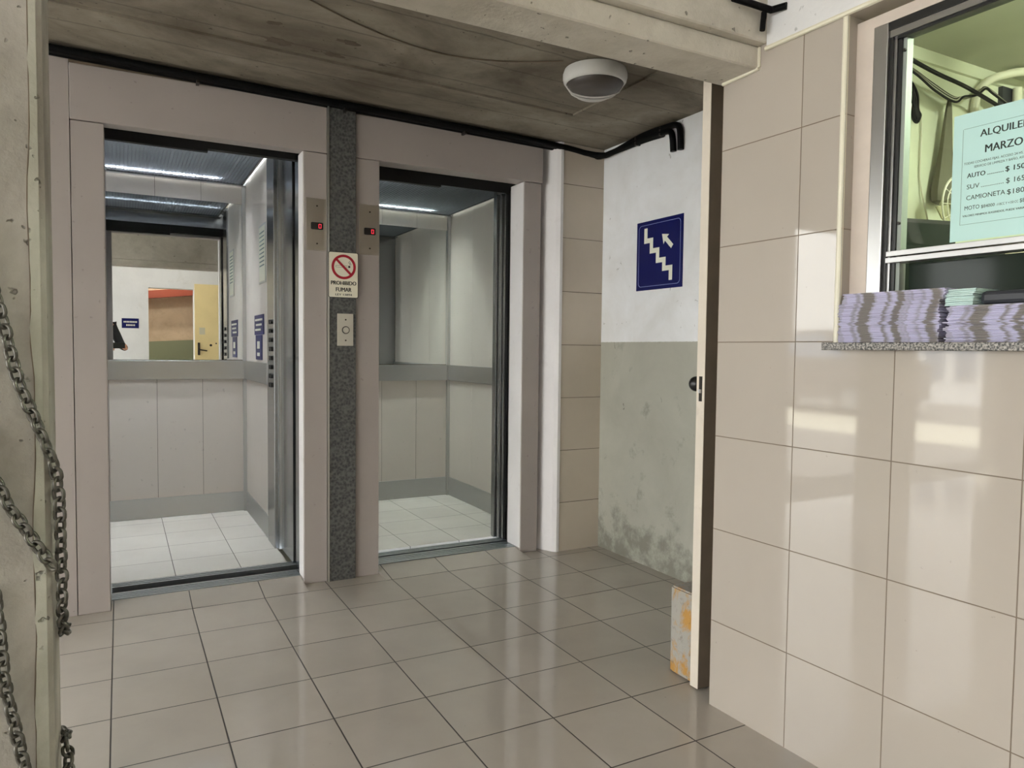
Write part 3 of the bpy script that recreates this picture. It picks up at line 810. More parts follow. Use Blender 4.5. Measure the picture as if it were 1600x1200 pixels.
chain([(-.19, yc, 1.36), (-.16, yc, 1.245), (-.141, yc, 1.16), (-.125, yc, 1.077), (-.102, yc, 1.01), (-.082, -2.135, .95), (-.070, -2.125, .905), (-.066, -2.118, .85), (-.065, -2.115, .78), (-.064, -2.113, .70), (-.065, -2.11, .65), (-.066, -2.08, .60), (-.067, -2.03, .57), (-.068, -1.97, .56), (-.075, -1.952, .555), (-.11, -1.95, .56)], 'upper steel chain slung across the column and hanging down its right edge')
chain([(-.20, yc, .99), (-.176, yc, .93), (-.154, yc, .884), (-.143, yc, .851), (-.126, yc, .82), (-.111, yc, .792), (-.098, yc, .768), (-.083, yc-.002, .742), (-.070, -2.133, .717)], 'middle steel chain running across the column face to join the upper one')
chain([(-.165, yc, .70), (-.160, yc, .63), (-.156, yc, .561), (-.151, yc, .508), (-.142, yc, .458), (-.135, yc, .415), (-.127, yc, .37), (-.115, yc, .32), (-.098, yc, .285), (-.08, -2.132, .27), (-.064, -2.11, .285), (-.060, -2.09, .315), (-.063, -2.06, .34), (-.068, -2.02, .345), (-.073, -1.96, .335), (-.10, -1.95, .33)], 'lower steel chain loop near the foot of the concrete column')

# ------------------------------------------------------------------ door leaf and bollard
t = thing('door_leaf', 'cream painted door standing open between the side wall and the tiled wall', 'door', (2.1, -1.88, 0))
part('leaf', B(1.737, 2.47, -1.889, -1.854, .005, 2.045), mat('brown_grey_door_face', srgb(126, 112, 98), .5, 0, .12, 8), t, label='brown grey door face')  # face coloured darker than the cream edge
part('edge', B(1.734, 1.7375, -1.890, -1.853, .005, 2.045, bev=.001), CREAM, t, label='cream painted door edge')
part('latch_plate', B(1.7325, 1.7345, -1.880, -1.866, .975, 1.058), SCREWM, t, label='dark metal latch plate on the door edge')
bm = bmesh.new(); bx(bm, 1.726, 1.7335, -1.878, -1.868, 1.003, 1.015); part('latch', bm, STEEL, t)
bm = bmesh.new(); cyl(bm, (1.78, -1.853, 1.035), (1.78, -1.828, 1.035), .012, 14)
bmesh.ops.create_uvsphere(bm, u_segments=18, v_segments=10, radius=.026, matrix=Matrix.Translation((1.772, -1.81, 1.03)))
part('knob', bm, BLACKPL, t, True)
bm = bmesh.new()
prism(bm, rrect(1.750, 1.90, -1.843, -1.722, .018), 'z', .004, .312)
bmesh.ops.bevel(bm, geom=[e for e in bm.edges if abs(e.verts[0].co.z-e.verts[1].co.z) < 1e-4], offset=.006, segments=2, affect='EDGES')
tag(obj('door_stop_block', bm, BOLL), 'small concrete block with worn yellow paint on the floor behind the door edge', 'concrete block')

# ------------------------------------------------------------------ right tiled wall with the booth window (wall frame MR)
S0, S1, Z0, Z1 = .432, 1.62, 1.148, 2.018        # window hole in the tiling
bm = bmesh.new(); T = .13
bx(bm, 0, S0, 0, T, 0, 2.9); bx(bm, S1, 3.2, 0, T, 0, 2.9); bx(bm, S0, S1, 0, T, 0, Z0); bx(bm, S0, S1, 0, T, Z1, 2.9)
struct('wall_right', bm, WALLT, 'glossy beige tiled wall with the booth window', mw=MR, cat='wall')
# plaster above the tiles, standing a hair proud
bm = bmesh.new(); bx(bm, .168, 3.2, -.004, .0, 2.024, 2.9)
struct('wall_upper', bm, WHITEP, 'rough white plaster above the tiles', mw=MR, cat='wall')
bm = bmesh.new(); tube(bm, [(.165, -.003, 2.024), (3.2, -.003, 2.018)], .007, 8)
tube(bm, [(.141, -.003, 1.978), (.141, -.003, 2.036)], .005, 8); tube(bm, [(.0, -.003, 1.971), (.141, -.003, 1.976)], .006, 8)
struct('trim_3', bm, PVC, 'cream trim along the top edge of the tiles', mw=MR, cat='trim')
# reveal and corner bead
bm = bmesh.new(); cyl(bm, (.424, .004, 1.168), (.424, .004, 2.02), .0085, 14)
struct('trim_4', bm, PVC, 'rounded cream corner bead at the booth window edge', mw=MR, smooth=True, cat='trim')
win = struct('window_1', B(S0, S0+.049, .038, .10, Z0+.02, 2.003), FRAMEP, 'booth window in an aluminium frame', mw=MR, cat='window')
def wp_(name, bm, m, smooth=False, parent=None):
    return obj(name, bm, m, parent or win, smooth=smooth)
wp_('surround', B(S0+.049, S1, .038, .10, 1.975, 2.003), FRAMEP)
wp_('surround', B(S1-.045, S1, .038, .10, Z0+.02, 1.975), FRAMEP)
bm = bmesh.new(); bx(bm, .481, .520, .036, .095, Z0+.02, 1.975, bev=.002); wp_('stile', bm, ALU)
wp_('stile', B(1.535, 1.575, .036, .095, Z0+.02, 1.975), ALU)
wp_('glazing_groove', B(.5203, .529, .045, .09, Z0+.02, 1.965), BLACKPL)
wp_('sash_stile', B(.529, .5365, .05, .085, Z0+.02, 1.955), ALU)
wp_('glazing_gasket', B(.5368, .5465, .055, .08, Z0+.02, 1.955), BLACKPL)
wp_('sash_stile', B(.5468, .557, .06, .085, Z0+.02, 1.950), mat('dull_aluminium', (.30, .33, .30), .55, .3))
wp_('head', B(.520, 1.535, .040, .09, 1.955, 1.975), BLACKPL)
wp_('head_rail', B(.521, 1.535, .043, .085, 1.938, 1.9545), ALU)
wp_('head_gasket', B(.521, 1.535, .05, .08, 1.931, 1.9378), BLACKPL)
wp_('transom_rail', B(.530, 1.535, .042, .085, 1.3865, 1.400, bev=.001), ALU)
wp_('transom_rail', B(.530, 1.535, .040, .085, 1.370, 1.3835, bev=.001), ALU)
wp_('pane', B(.545, 1.535, .062, .066, 1.399, 1.935), GLASS)
for zz in (1.90, 1.47):
    bm = bmesh.new(); cyl(bm, (.552, .060, zz), (.552, .055, zz), .004, 10); wp_('screw', bm, SCREWM)
# lower sliding pane
t = thing('sliding_pane', 'dark tinted sliding pane under the window rail behind the newspapers', 'window pane', mw=MR)
lpart('glass', B(.565, .838, .088, .093, Z0+.021, 1.369), DARKGLASS, t)
lpart('edge', B(.838, .844, .086, .095, Z0+.021, 1.369), BLACKPL, t)
# window shelf
bm = bmesh.new(); bx(bm, .412, 1.66, -.042, .033, 1.148, 1.1675, bev=.002)
o = tag(obj('granite_shelf', bm, GRANITE), 'narrow grey granite shelf under the booth window', 'shelf'); o.matrix_world = MR
bm = bmesh.new(); bx(bm, .438, 1.615, .036, .34, 1.148, 1.1675)
o = tag(obj('booth_counter', bm, GRANITE), 'granite counter top inside the booth behind the window shelf', 'counter'); o.matrix_world = MR

# price notice taped behind the glass
t = thing('price_notice', 'blue-tinted paper price notice ALQUILER MARZO taped inside the booth window', 'notice', mw=MR)
NF = .0665
lpart('sheet', B(.676, .892, NF, NF+.0006, 1.407, 1.703), PAPER, t)
bm = bmesh.new()
for a, b, c, d in ((.700, .868, 1.667, 1.6678), (.698, .868, 1.4445, 1.4453), (.698, .6988, 1.4453, 1.667), (.868, .8688, 1.4453, 1.667)): bx(bm, a, b, NF-.0003, NF, c, d)
lpart('border', bm, LINE, t)
def ptx(s, x, z, h, wd, bold=0.0):
    lpart('lettering', xf(bold_bm(s, h, wd, h*.03, .0002) if bold else text_bm(s, h, wd, 0, .0002), face_front(x, NF-.0001, z)), PRINT, t)
ptx('ALQUILER', .737, 1.642, .0160, .102, .008)
ptx('MARZO', .749, 1.604, .0175, .078, .008)
ptx('TODAS COCHERAS FIJAS. ACCESO 24 HS. NO DEJAR', .703, 1.584, .0052, .160)
ptx('SERVICIO DE LIMPIEZA Y BAÑO, ASCENSOR', .726, 1.5735, .0052, .128)
ptx('AUTO', .711, 1.5525, .0105, .040, .008); ptx('.........', .756, 1.552, .0105, .034, .01); ptx('$ 150.000', .794, 1.5515, .0115, .070, .007)
ptx('SUV', .711, 1.5265, .0105, .028); ptx('.............', .743, 1.526, .0105, .048); ptx('$ 165.000', .796, 1.525, .0115, .068)
ptx('CAMIONETA', .711, 1.501, .0105, .084); ptx('$180.000', .799, 1.4995, .0112, .066)
ptx('MOTO', .708, 1.478, .0095, .033); ptx('$84000', .745, 1.478, .0072, .029); ptx('-110CC Y +150 CC', .777, 1.478, .0055, .046); ptx('$84.000', .826, 1.4775, .0085, .032)
ptx('VALORES MINIMOS SUGERIDOS, PUEDE VARIAR SEGUN', .704, 1.4625, .0045, .158, .008)
lpart('tape', B(.69, .892, NF-.0006, NF-.0001, 1.4005, 1.407), mat('clear_tape', srgb(226, 232, 190), .25), t, label='strip of clear tape along the bottom')

# newspapers on the shelf: every folded paper is its own object
def paper_me(name, L, D, T, m):
    bm = bmesh.new(); bx(bm, 0, L, 0, D, 0, T, bev=T*.3)
    me = bpy.data.meshes.new(name); bm.to_mesh(me); bm.free(); me.materials.append(m); return me
NT = .0033
meA = paper_me('newspaper', .262, .20, NT-.0002, NEWS); meA2 = paper_me('newspaper', .262, .20, NT-.0002, NEWSG)
meC = paper_me('newspaper', .40, .20, NT-.0002, NEWS)
z = 1.1678
rnd = random.Random(11)
def put(name, me, s, d, z, rz, label, cat, group=None):
    o = bpy.data.objects.new(name, me); COL.objects.link(o)
    o.matrix_world = MR @ Matrix.Translation((s, d, z)) @ Matrix.Rotation(rz, 4, 'Z')
    return tag(o, label, cat, group)
nA = 38
for k in range(nA):
    s = .447+rnd.uniform(-.003, .003)+(.010 if k > 29 else 0)
    if k == nA-1: lab, g = 'topmost folded newspaper of the tall left stack on the granite shelf', None
    elif k == 0: lab, g = 'lowest folded newspaper of the tall left stack, lying on the granite shelf', None
    else: lab, g = 'folded newspaper within the tall left stack on the granite shelf', 'newspapers in the left stack'
    put('newspaper', meA, s, -.022+rnd.uniform(-.003, .003), z+k*NT, rnd.uniform(-.006, .006), lab, 'newspaper', g)
nC = 25
for k in range(nC):
    if k == nC-1: lab, g = 'topmost grey newspaper of the lower right stack on the granite shelf', None
    elif k == 0: lab, g = 'lowest newspaper of the right stack, lying on the granite shelf', None
    else: lab, g = 'folded newspaper within the lower right stack on the granite shelf', 'newspapers in the right stack'
    put('newspaper', meC, .722+rnd.uniform(-.006, .006), -.018+rnd.uniform(-.004, .004), z+k*NT, rnd.uniform(-.01, .006), lab, 'newspaper', g)
# pale green leaflets bridging the gap, and a dark block for the shaded hole between the stacks
zb = z+nC*NT
meF = paper_me('leaflet', .062, .14, .0040, FOLDER)
for k in range(9):
    put('leaflet', meF, .711+rnd.uniform(0, .006)+.0006*k, -.012+rnd.uniform(-.003, .003), zb+.0005+k*.0042, rnd.uniform(-.02, .02),
        'pale green leaflet in the small pile between the newspaper stacks' if 0 < k < 8 else ('topmost pale green leaflet on the small pile between the stacks' if k else 'lowest pale green leaflet of the small pile between the stacks'), 'leaflet', 'pale green leaflets' if 0 < k < 8 else None)
meD = paper_me('dark_hole_block', .095, .12, .030, DARKP)  # dark block takes the place of a shaded hole
put('dark_hole_block', meD, .785, .0, zb+.001, .04, 'dark folder for the black hole on the right newspaper stack beside the green leaflets', 'filler')

# ------------------------------------------------------------------ booth interior
bm = bmesh.new(); bx(bm, 1.84, 3.6, -2.03, -1.955, 0, 2.9)
struct('wall_booth_back', bm, BOOTHW, 'painted back wall inside the booth', cat='wall')
bm = bmesh.new(); bx(bm, 3.6, 3.7, -5.3, -1.955, 0, 2.9); bx(bm, 1.84, 3.7, -5.4, -5.3, 0, 2.9)
struct('wall_booth_side', bm, BOOTHW, 'painted far walls inside the booth', cat='wall')
struct('ceiling_booth', B(1.85, 3.6, -5.3, -2.03, 2.238, 2.32), BOOTHC, 'plain ceiling inside the booth', cat='ceiling')
bm = bmesh.new(); bx(bm, 1.85, 3.6, -2.044, -2.03, 2.195, 2.238); struct('trim_5', bm, BOOTHW, 'chipped cornice at the top of the booth wall', cat='trim')
t = thing('cable_tangle', 'tangle of dark cables sagging along the booth back wall', 'cable', (2.7, -2.05, 2.1))
for k in range(5):
    o = .006*k
    pts = [(x_, -2.082-o*.8, z_) for x_, z_ in ((2.2, 2.16), (2.45, 2.135-o), (2.58, 2.105-o*1.5), (2.70, 2.078-o*1.2), (2.755, 2.078), (2.83, 2.095), (2.89, 2.13), (2.93, 2.145-o), (3.05, 2.115-o), (3.25, 2.06-o))]
    bm = bmesh.new(); tube(bm, smooth_path(pts, 6), .0042, 6); part('cable', bm, RUBBER if k % 2 == 0 else GARC, t, True)
bm = bmesh.new(); tube(bm, smooth_path([(2.2, -2.12, 2.17), (2.52, -2.12, 2.122), (2.75, -2.12, 2.10), (3.06, -2.12, 2.048)], 6), .007, 8); part('cable', bm, RUBBER, t, True)
t = thing('cable_hank', 'black hank of cable hanging near the left edge of the booth window', 'cable', (2.53, -2.06, 2.0))
for k in range(4):
    bm = bmesh.new(); a = .012*k
    tube(bm, smooth_path([(2.50, -2.05, 2.12), (2.515+a*.3, -2.055-.005*k, 2.06), (2.53+a*.6, -2.06, 2.01), (2.545+a*.5, -2.062, 1.975+a*.4), (2.535+a*.2, -2.064, 1.962), (2.522+a*.3, -2.06, 1.98), (2.53+a*.3, -2.056, 2.03)], 6), .005, 6); part('loop', bm, RUBBER, t, True)
t = thing('conduit_pipe', 'cream bent conduit pipe rising up the booth wall to its ceiling', 'conduit', (2.92, -2.06, 2.0))
bm = bmesh.new(); tube(bm, smooth_path([(2.915, -2.048, 1.5), (2.915, -2.048, 1.95), (2.918, -2.048, 2.10), (2.945, -2.06, 2.165), (3.0, -2.09, 2.200), (3.10, -2.14, 2.220), (3.3, -2.24, 2.222), (3.58, -2.38, 2.222)], 8), .0155, 12); part('pipe', bm, PVC, t, True)
for k, x in enumerate((3.17, 3.225)):
    bm = bmesh.new(); cyl(bm, (x, -2.0645, 1.2), (x, -2.0645, 2.192), .017 if k == 0 else .012, 12)
    tag(obj('riser_pipe', bm, PVC, smooth=True), ('thicker' if k == 0 else 'thinner')+' cream vertical pipe on the booth back wall', 'pipe')
bm = bmesh.new(); bx(bm, 3.10, 3.45, -2.047, -2.03, 1.9, 2.194); tag(obj('dark_board', bm, DARKP), 'dark board on the booth wall behind the vertical pipes', 'board')
t = thing('hanging_bag', 'greyish cloth bag hanging from the cable tangle in the booth', 'bag', (2.74, -2.08, 2.0))
bm = bmesh.new()
prof = [(2.075, .008), (2.05, .014), (1.98, .022), (1.90, .03), (1.82, .042), (1.74, .055), (1.70, .05), (1.69, .02)]
rings = []
for zz, rr in prof: rings.append([bm.verts.new((2.735-(2.075-zz)*.06+rr*math.cos(a*PI/6)*(1+.12*math.sin(3*a)), -2.060+rr*.5*math.sin(a*PI/6), zz)) for a in range(12)])
for a, b in zip(rings, rings[1:]):
    for j in range(12): bm.faces.new((a[j], a[(j+1) % 12], b[(j+1) % 12], b[j]))
bm.faces.new(rings[0]); bm.faces.new(rings[-1][::-1]); bmesh.ops.recalc_face_normals(bm, faces=bm.faces[:])
part('cloth', bm, mat('grey_cloth', srgb(108, 104, 88), .8), t, True)
t = thing('desk_fan', 'round pale desk fan behind the dark monitor in the booth', 'fan', (2.67, -2.16, 1.5))
fc = Vector((2.64, -2.17, 1.66))
bm = bmesh.new()
for r_ in (.105, .08, .055, .03):
    tube(bm, [fc+Vector((r_*math.cos(a*PI/16), -.012*(1-r_/.11), r_*math.sin(a*PI/16))) for a in range(32)], .0022 if r_ < .1 else .004, 6, True)
for a in range(12): tube(bm, [fc+Vector((.02*math.cos(a*PI/6), -.014, .02*math.sin(a*PI/6))), fc+Vector((.105*math.cos(a*PI/6), 0, .105*math.sin(a*PI/6)))], .0016, 5)
part('guard', bm, PVC, t)
bm = bmesh.new(); cyl(bm, fc+Vector((0, .0, 0)), fc+Vector((0, .06, 0)), .03, 16); part('motor', bm, mat('fan_grey', srgb(150, 146, 120), .5), t)
for k in range(3):
    bm = bmesh.new(); a = k*2*PI/3+.5
    prism(bm, [(.015, -.018), (.08, -.045), (.092, .0), (.08, .035), (.015, .018)], 'z', -.002, .002)
    bm.transform(Matrix.Translation(fc+Vector((0, .016, 0))) @ Matrix.Rotation(a, 4, 'Y') @ Matrix.Rotation(.35, 4, 'X') @ Matrix.Rotation(PI/2, 4, 'X'))
    part('blade', bm, mat('fan_blade', srgb(176, 172, 136), .5), t)
bm = bmesh.new(); cyl(bm, fc+Vector((0, .03, -.02)), (fc.x, fc.y+.03, 1.02), .012, 10); cyl(bm, (fc.x, fc.y+.03, 1.0045), (fc.x, fc.y+.03, 1.02), .08, 24); part('stand', bm, PVC, t)
t = thing('dark_monitor', 'dark computer monitor on the booth desk beside the price notice', 'monitor', (2.3, -2.3, 1.004))
MM = Matrix.Translation((2.125, -2.28, 0)) @ Matrix.Rotation(math.radians(-14), 4, 'Z')
bm = bmesh.new(); prism(bm, rrect(0, .42, 1.25, 1.555, .02), 'y', 0, .03); bm.transform(MM); part('casing', bm, BLACKPL, t)
bm = bmesh.new(); bx(bm, .012, .408, -.002, .002, 1.265, 1.543); bm.transform(MM); part('screen', bm, DARKGLASS, t)
bm = bmesh.new(); bx(bm, .18, .24, .03, .042, 1.02, 1.4); bx(bm, .1, .32, -.09, .042, 1.004, 1.02); bm.transform(MM); part('stand', bm, BLACKPL, t)
tag(obj('booth_desk', (lambda b: (bx(b, 2.08, 3.4, -2.6, -2.06, .97, 1.003), bx(b, 2.12, 2.16, -2.58, -2.08, 0, .97), bx(b, 3.34, 3.38, -2.58, -2.08, 0, .97), b)[-1])(bmesh.new()), BROWN), 'plain brown desk along the booth back wall', 'desk')
t = thing('white_wire', 'thin white wire hanging down the booth back wall', 'wire', (2.61, -2.04, 1.9))
bm = bmesh.new(); tube(bm, smooth_path([(2.555, -2.035, 2.05), (2.60, -2.036, 2.02), (2.613, -2.036, 1.96), (2.612, -2.036, 1.85), (2.618, -2.036, 1.76), (2.66, -2.05, 1.60)], 6), .0032, 6); part('strand', bm, PVC, t)
bm = bmesh.new(); bx(bm, 2.36, 2.385, -2.045, -2.031, 1.70, 1.98); tag(obj('wall_trunking', bm, GARC), 'short grey vertical cable trunking at the left of the booth wall', 'trunking')
# booth light
t = thing('booth_tube_light', 'fluorescent tube fitting on the booth ceiling', 'lamp', (2.7, -3.2, 2.2))
part('body', B(2.66, 2.74, -3.9, -2.7, 2.205, 2.236), LAMPW, t)
bm = bmesh.new(); cyl(bm, (2.7, -3.88, 2.19), (2.7, -2.72, 2.19), .014, 12); part('tube', bm, TUBEG, t, True)

# black pipe on the wall above the beam end
t = thing('black_pipe', 'black pipe bending down the white wall above the tiled wall', 'pipe', (1.7, -2.2, 2.1))
bm = bmesh.new(); tube(bm, smooth_path([(1.672, -2.158, 2.062), (1.674, -2.158, 2.085), (1.676, -2.158, 2.10), (1.677, -2.158, 2.114)], 5), .008, 10); part('drop', bm, RUBBER, t, True)
bm = bmesh.new(); tube(bm, [(1.55, -2.165, 2.122), (1.69, -2.172, 2.118), (1.704, -2.215, 2.116)], .010, 10); part('run', bm, RUBBER, t, True)

# ------------------------------------------------------------------ garage behind the camera (seen in the elevator mirror) and the street
bm = bmesh.new(); bx(bm, -6.2, 4.4, -9.5, -2.142, 2.88, 3.1); bx(bm, -6.2, -1.705, -2.142, -.15, 2.88, 3.1)
struct('ceiling_garage', bm, GARC, 'concrete garage ceiling behind the viewpoint', cat='ceiling')
YR = -6.0
bm = bmesh.new()
bx(bm, -.16, .438, YR-.2, YR, 0, 2.36); bx(bm, 1.09, 2.2, YR-.2, YR, 0, 2.36); bx(bm, .438, 1.09, YR-.2, YR, 2.045, 2.36); bx(bm, -6.2, -.60, YR-.2, YR, 0, 2.36); bx(bm, 2.2, 4.3, YR-.2, YR, 0, 2.88)
struct('wall_rear', bm, WHITEP, 'white painted garage wall seen in the elevator mirror', cat='wall')
bm = bmesh.new(); bx(bm, -6.2, 2.2, YR-.2, YR+.05, 2.36, 2.62); bx(bm, -6.2, 2.2, YR-.2, YR+.12, 2.62, 2.88)
tag(obj('garage_beam', bm, GARC), 'stepped concrete beam above the white garage wall in the mirror', 'beam')
struct('wall_yellow', B(-.60, -.16, YR-.2, YR-.03, 0, 2.36), YELLOWD, 'yellow strip of wall beside the white garage wall', cat='wall')
t = thing('yellow_door', 'pale yellow door with a lever handle reflected in the elevator mirror', 'door', (1.3, YR, 0))
part('leaf', B(1.095, 1.52, YR+.001, YR+.035, .01, 2.13, bev=.003), YELLOWD, t)
part('sticker', B(1.16, 1.245, YR+.035, YR+.0365, 1.33, 1.44), PALEYEL, t, label='small yellow sticker')
part('lock_plate', B(1.135, 1.17, YR+.035, YR+.045, 1.0, 1.2), SCREWM, t)
bm = bmesh.new(); cyl(bm, (1.15, YR+.04, 1.09), (1.15, YR+.09, 1.09), .012, 10); cyl(bm, (1.145, YR+.085, 1.09), (1.27, YR+.085, 1.07), .01, 10); part('handle', bm, SCREWM, t)
bm = bmesh.new()
for x, z, r_ in ((1.33, 1.16, .02), (1.41, 1.19, .012)): cyl(bm, (x, YR+.035, z), (x, YR+.038, z), r_, 10)
part('keyhole', bm, SCREWM, t)
t = thing('garage_wall_sign', 'small blue sign on the white garage wall in the mirror', 'sign', (.19, YR, 1.48))
part('panel', B(.069, .302, YR, YR+.004, 1.409, 1.559), SIGNBLUE, t)
bm = bmesh.new()
for z, a, b in ((1.505, .095, .276), (1.455, .13, .24)):
    k = 0; x = a
    while x < b: bx(bm, x, x+.014, YR+.004, YR+.005, z-.012, z+.012); x += .021
part('print', bm, SIGNWHT, t)
bm = bmesh.new(); prism(bm, [(-2, 0), (3, 0), (3, 1.36), (-2, 1.08)], 'y', -8.62, -8.55); struct('wall_dado', bm, GREENP, 'grey green dado of the ramp wall beyond the opening', cat='wall')
struct('wall_beyond', B(-6, 4.3, -8.75, -8.62, 0, 2.88), BEIGEP, 'beige wall beyond the garage opening', cat='wall')
bm = bmesh.new(); prism(bm, [(-1.5, 1.78), (3, 2.30), (3, 2.44), (-1.5, 1.92)], 'y', -8.5, -8.3)
tag(obj('red_ramp_beam', bm, REDB), 'dark red sloping beam seen through the garage opening in the mirror', 'beam')
for x, y_, nm_ in ((-1.3, -4.1, 'nearer the street'), (.6, -4.95, 'close to the white garage wall'), (.4, -7.0, 'just beyond the white garage wall, added to brighten the opening'), (.8, -7.9, 'deep beyond the white garage wall, added to brighten the ramp wall')):  # the two beyond the wall are unseen, added to light the opening
    t = thing('garage_tube_light', 'fluorescent fitting on the garage ceiling '+nm_, 'lamp', (x, y_, 2.8))
    part('body', B(x-.6, x+.6, y_-.04, y_+.04, 2.83, 2.88), LAMPW, t)
    bm = bmesh.new(); cyl(bm, (x-.58, y_, 2.81), (x+.58, y_, 2.81), .016, 12); part('tube', bm, TUBEX if y_ < -6 else TUBEW, t, True)
bm = bmesh.new(); bx(bm, 4.3, 4.4, -9.4, -2.0, 0, 3.0); struct('wall_far_right', bm, GARC, 'far right garage wall', cat='wall')
bm = bmesh.new(); bx(bm, -2.40, -1.84, -.27, -.16, 0, 2.02)
tag(obj('street_column', bm, GARC), 'concrete column by the street opening left of the elevators', 'column')
# street
bm = bmesh.new(); bx(bm, -6.2, -.99, -.30, -.15, 2.02, 2.88); tag(obj('garage_beam', bm, GARC), 'concrete lintel over the street opening left of the elevators', 'beam')
bm = bmesh.new(); bx(bm, -5.2, -3.62, -.27, -.16, 0, 2.02)
tag(obj('street_column', bm, GARC), 'wider concrete column at the far end of the street opening', 'column')
struct('ground_street', B(-18, -9.1, -14, 18, -.25, -.012), ASPH, 'asphalt street outside the garage', cat='street')
struct('ground_pavement', B(-9.1, -6.3, -14, 18, -.25, -.004), PALEYEL, 'pale yellow paved strip along the garage entrance', cat='pavement')
bm = bmesh.new(); bx(bm, -6.3, -.6, .05, 12, -.2, -.008); struct('ground_forecourt', bm, ASPH, 'paved forecourt beside the elevators', cat='ground')
t = thing('street_building', 'white building across the street with a glazed double door', 'building', (-14.5, 3, 0))
part('wall', B(-15, -14.5, -16, 26, -.02, 9.0), FACADE, t)
dr = part('door', B(-14.5, -14.45, 4.95, 6.75, 0, 2.7), LAMPW, t)
for a, b in ((5.25, 5.72), (5.98, 6.45)): part('door_glass', B(-14.45, -14.43, a, b, .55, 2.4), CARGL, dr)
t = thing('parked_car', 'dark car parked across the street beyond the pale pavement', 'car', (-9.75, 6.2, 0))
def cs(y): return y-.3
bm = bmesh.new(); prism(bm, [(cs(4.4), .3), (cs(8.6), .3), (cs(8.65), .85), (cs(8.3), 1.05), (cs(7.6), 1.1), (cs(6.9), 1.5), (cs(5.4), 1.53), (cs(4.7), 1.1), (cs(4.4), 1.0)], 'x', -10.5, -9.0); part('body', bm, CARPAINT, t)
bm = bmesh.new(); prism(bm, [(cs(5.0), 1.08), (cs(7.3), 1.08), (cs(6.8), 1.44), (cs(5.5), 1.46)], 'x', -9.002, -8.98); part('side_window', bm, CARGL, t)
for y in (4.6, 7.1):
    for x in (-9.12, -10.5):
        bm = bmesh.new(); cyl(bm, (x, y, .32), (x+.18, y, .32), .32, 24); w_ = part('wheel', bm, TYRE, t)
        bm = bmesh.new(); cyl(bm, (x+.17, y, .32), (x+.19, y, .32), .2, 24); part('hubcap', bm, ALU, w_)

# ------------------------------------------------------------------ photographer standing behind the camera (reflected in the mirror)
def skin_mesh(verts, edges, radii, sub=2, root=0):
    me = bpy.data.meshes.new('s'); me.from_pydata([tuple(v) for v in verts], edges, [])
    o = bpy.data.objects.new('s', me); COL.objects.link(o)
    md = o.modifiers.new('k', 'SKIN'); md.use_smooth_shade = True
    sv = me.skin_vertices[0].data
    for i, r_ in enumerate(radii): sv[i].radius = (r_ if isinstance(r_, tuple) else (r_, r_)); sv[i].use_root = (i == root)
    s2 = o.modifiers.new('b', 'SUBSURF'); s2.levels = sub; s2.render_levels = sub
    dg = bpy.context.evaluated_depsgraph_get(); dg.update()
    out = bpy.data.meshes.new_from_object(o.evaluated_get(dg))
    bpy.data.objects.remove(o)
    bm = bmesh.new(); bm.from_mesh(out); bpy.data.meshes.remove(out); return bm
PB = Vector((-.21, -4.19, 0)); fd = Vector((math.sin(YAW), math.cos(YAW), 0)); sd = Vector((math.cos(YAW), -math.sin(YAW), 0))
def H(s, f, z): return PB+sd*s+fd*f+Vector((0, 0, z))
pv = [H(0, 0, .93), H(0, .01, 1.12), H(0, .02, 1.30), H(0, .01, 1.42), H(0, .02, 1.50), H(0, .035, 1.585), H(0, .045, 1.66),
      H(.10, 0, .87), H(.10, .03, .48), H(.11, 0, .085), H(.11, .16, .035), H(-.10, 0, .87), H(-.10, .01, .48), H(-.11, -.02, .085), H(-.11, .14, .035),
      H(.17, .01, 1.395), H(.25, .10, 1.14), H(.16, .375, 1.10), H(-.17, .01, 1.395), H(-.25, .10, 1.14), H(-.02, .385, 1.09)]
pe = [(0, 1), (1, 2), (2, 3), (3, 4), (4, 5), (5, 6), (0, 7), (7, 8), (8, 9), (9, 10), (0, 11), (11, 12), (12, 13), (13, 14), (3, 15), (15, 16), (16, 17), (3, 18), (18, 19), (19, 20)]
pr = [(.14, .10), (.125, .09), (.15, .10), (.10, .08), .052, .085, .07, .08, .055, .038, .035, .08, .055, .038, .035, .055, .040, .026, .055, .040, .026]
t = thing('person', 'person in a dark jacket holding up a phone, partly reflected in the elevator mirror', 'person', PB)
body = part('body', skin_mesh(pv, pe, pr), SKIN, t, True)
js_ = [0, 1, 2, 3, 15, 16, 17, 18, 19, 20]; mp = {a: i for i, a in enumerate(js_)}
jv = [pv[a] for a in js_]; jv[mp[17]] = pv[16].lerp(pv[17], .88); jv[mp[20]] = pv[19].lerp(pv[20], .88)
je = [(mp[a], mp[b]) for a, b in pe if a in mp and b in mp]
jr = [(.155, .118), (.142, .108), (.168, .118), (.11, .09), .070, .054, .040, .070, .054, .040]
part('jacket', skin_mesh(jv, je, jr), JACKET, t, True)
ts_ = [0, 7, 8, 9, 11, 12, 13]; mp = {a: i for i, a in enumerate(ts_)}
part('trousers', skin_mesh([pv[a] for a in ts_], [(mp[a], mp[b]) for a, b in pe if a in mp and b in mp], [(.15, .112), .095, .07, .055, .095, .07, .055]), JEANS, t, True)
for s in (1, -1):
    f0 = 0 if s > 0 else -.02
    part('shoe', skin_mesh([H(.11*s, f0-.05, .05), H(.11*s, f0+.05, .05), H(.11*s, f0+.2, .035)], [(0, 1), (1, 2)], [.045, .05, .036]), SHOE, t, True)
hc = H(0, .04, 1.63)
bm = bmesh.new(); bmesh.ops.create_uvsphere(bm, u_segments=24, v_segments=16, radius=1)
for v in bm.verts:
    c = v.co.copy()
    v.co = hc+sd*(c.x*.083)+fd*(c.y*.102)+Vector((0, 0, c.z*.122))
    if c.z < -.3: v.co += fd*.012
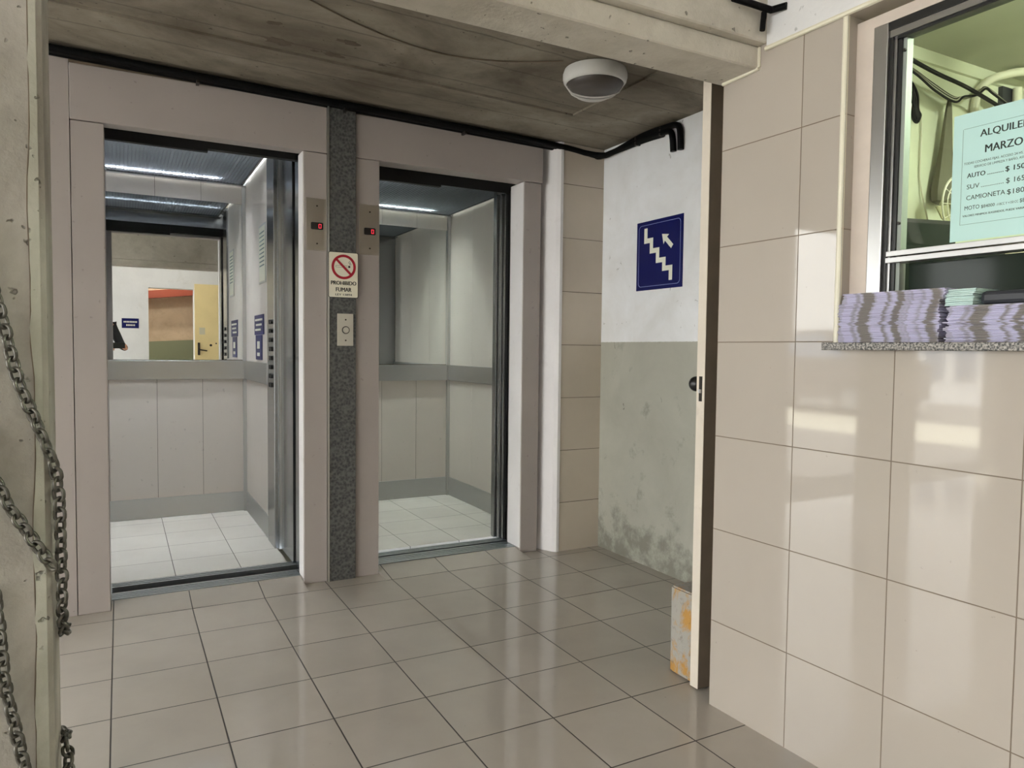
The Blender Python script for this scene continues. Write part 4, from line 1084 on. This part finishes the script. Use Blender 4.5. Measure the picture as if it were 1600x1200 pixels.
bm2 = bmesh.new(); bmesh.ops.create_uvsphere(bm2, u_segments=10, v_segments=8, radius=.016, matrix=Matrix.Translation(hc+fd*.105-Vector((0, 0, .012))))
part('head', bm, SKIN, t, True); part('nose', bm2, SKIN, t, True)
for s in (1, -1):
    bm = bmesh.new(); bmesh.ops.create_uvsphere(bm, u_segments=10, v_segments=8, radius=.012, matrix=Matrix.Translation(hc+fd*.092+sd*.032*s+Vector((0, 0, .01)))); part('eye', bm, SIGNBLK, t, True)
    bm = bmesh.new(); bmesh.ops.create_uvsphere(bm, u_segments=10, v_segments=8, radius=.026, matrix=Matrix.Translation(hc+sd*.084*s) @ Matrix.Diagonal((.4, .7, 1.1, 1))); part('ear', bm, SKIN, t, True)
bm = bmesh.new(); tube(bm, [hc+fd*.100+sd*x-Vector((0, 0, .055)) for x in (-.022, 0, .022)], .005, 6); part('mouth', bm, SIGNRED, t, True)
bm = bmesh.new(); bmesh.ops.create_uvsphere(bm, u_segments=24, v_segments=16, radius=1)
for v in list(bm.verts):
    c = v.co.copy(); v.co = hc+sd*(c.x*.092)+fd*(c.y*.106-.016)+Vector((0, 0, c.z*.118+.022))
    if c.z < -.45 or (c.z < .15 and c.y > .35): bm.verts.remove(v)
part('hair', bm, HAIR, t, True)
# hands: palm plus five separate fingers closing on the phone
pc = CAM-fw*.022                                        # phone centre plane, just behind the lens
for s in (1, -1):
    wr = pv[17] if s > 0 else pv[20]
    pe_ = pc+r2*(.075*s+.0)-u2*.02
    palm = wr.lerp(pe_, .62)-fw*.018
    bm = skin_mesh([wr, palm-u2*.01, palm+u2*.03+r2*.004*s], [(0, 1), (1, 2)], [.024, (.034, .018), (.030, .016)])
    hnd = part('hand', bm, SKIN, t, True)
    for k in range(4):
        ln = (.062, .07, .066, .054)[k]
        a = palm+u2*(.030-.019*k)+fw*.006
        b = a+fw*.026+r2*(.012*s)+u2*.004; c = b+fw*.012-r2*(ln*.45*s)
        part('finger', skin_mesh([a, b, c], [(0, 1), (1, 2)], [.0095, .0085, .0072]), SKIN, t, True)
    a = palm-u2*.006-fw*.002; b = a+u2*.028-r2*.012*s-fw*.006; c = b+u2*.016-r2*.03*s+fw*.004
    part('thumb', skin_mesh([a, b, c], [(0, 1), (1, 2)], [.013, .0105, .009]), SKIN, t, True)
bm = bmesh.new(); prism(bm, rrect(-.078, .078, -.037, .037, .01), 'z', -.004, .004)
bm.transform(basis(pc, r2, u2, -fw))
ph = thing('smartphone', 'black phone held in both hands at the viewpoint', 'phone', pc)
part('case', bm, BLACKPL, ph)
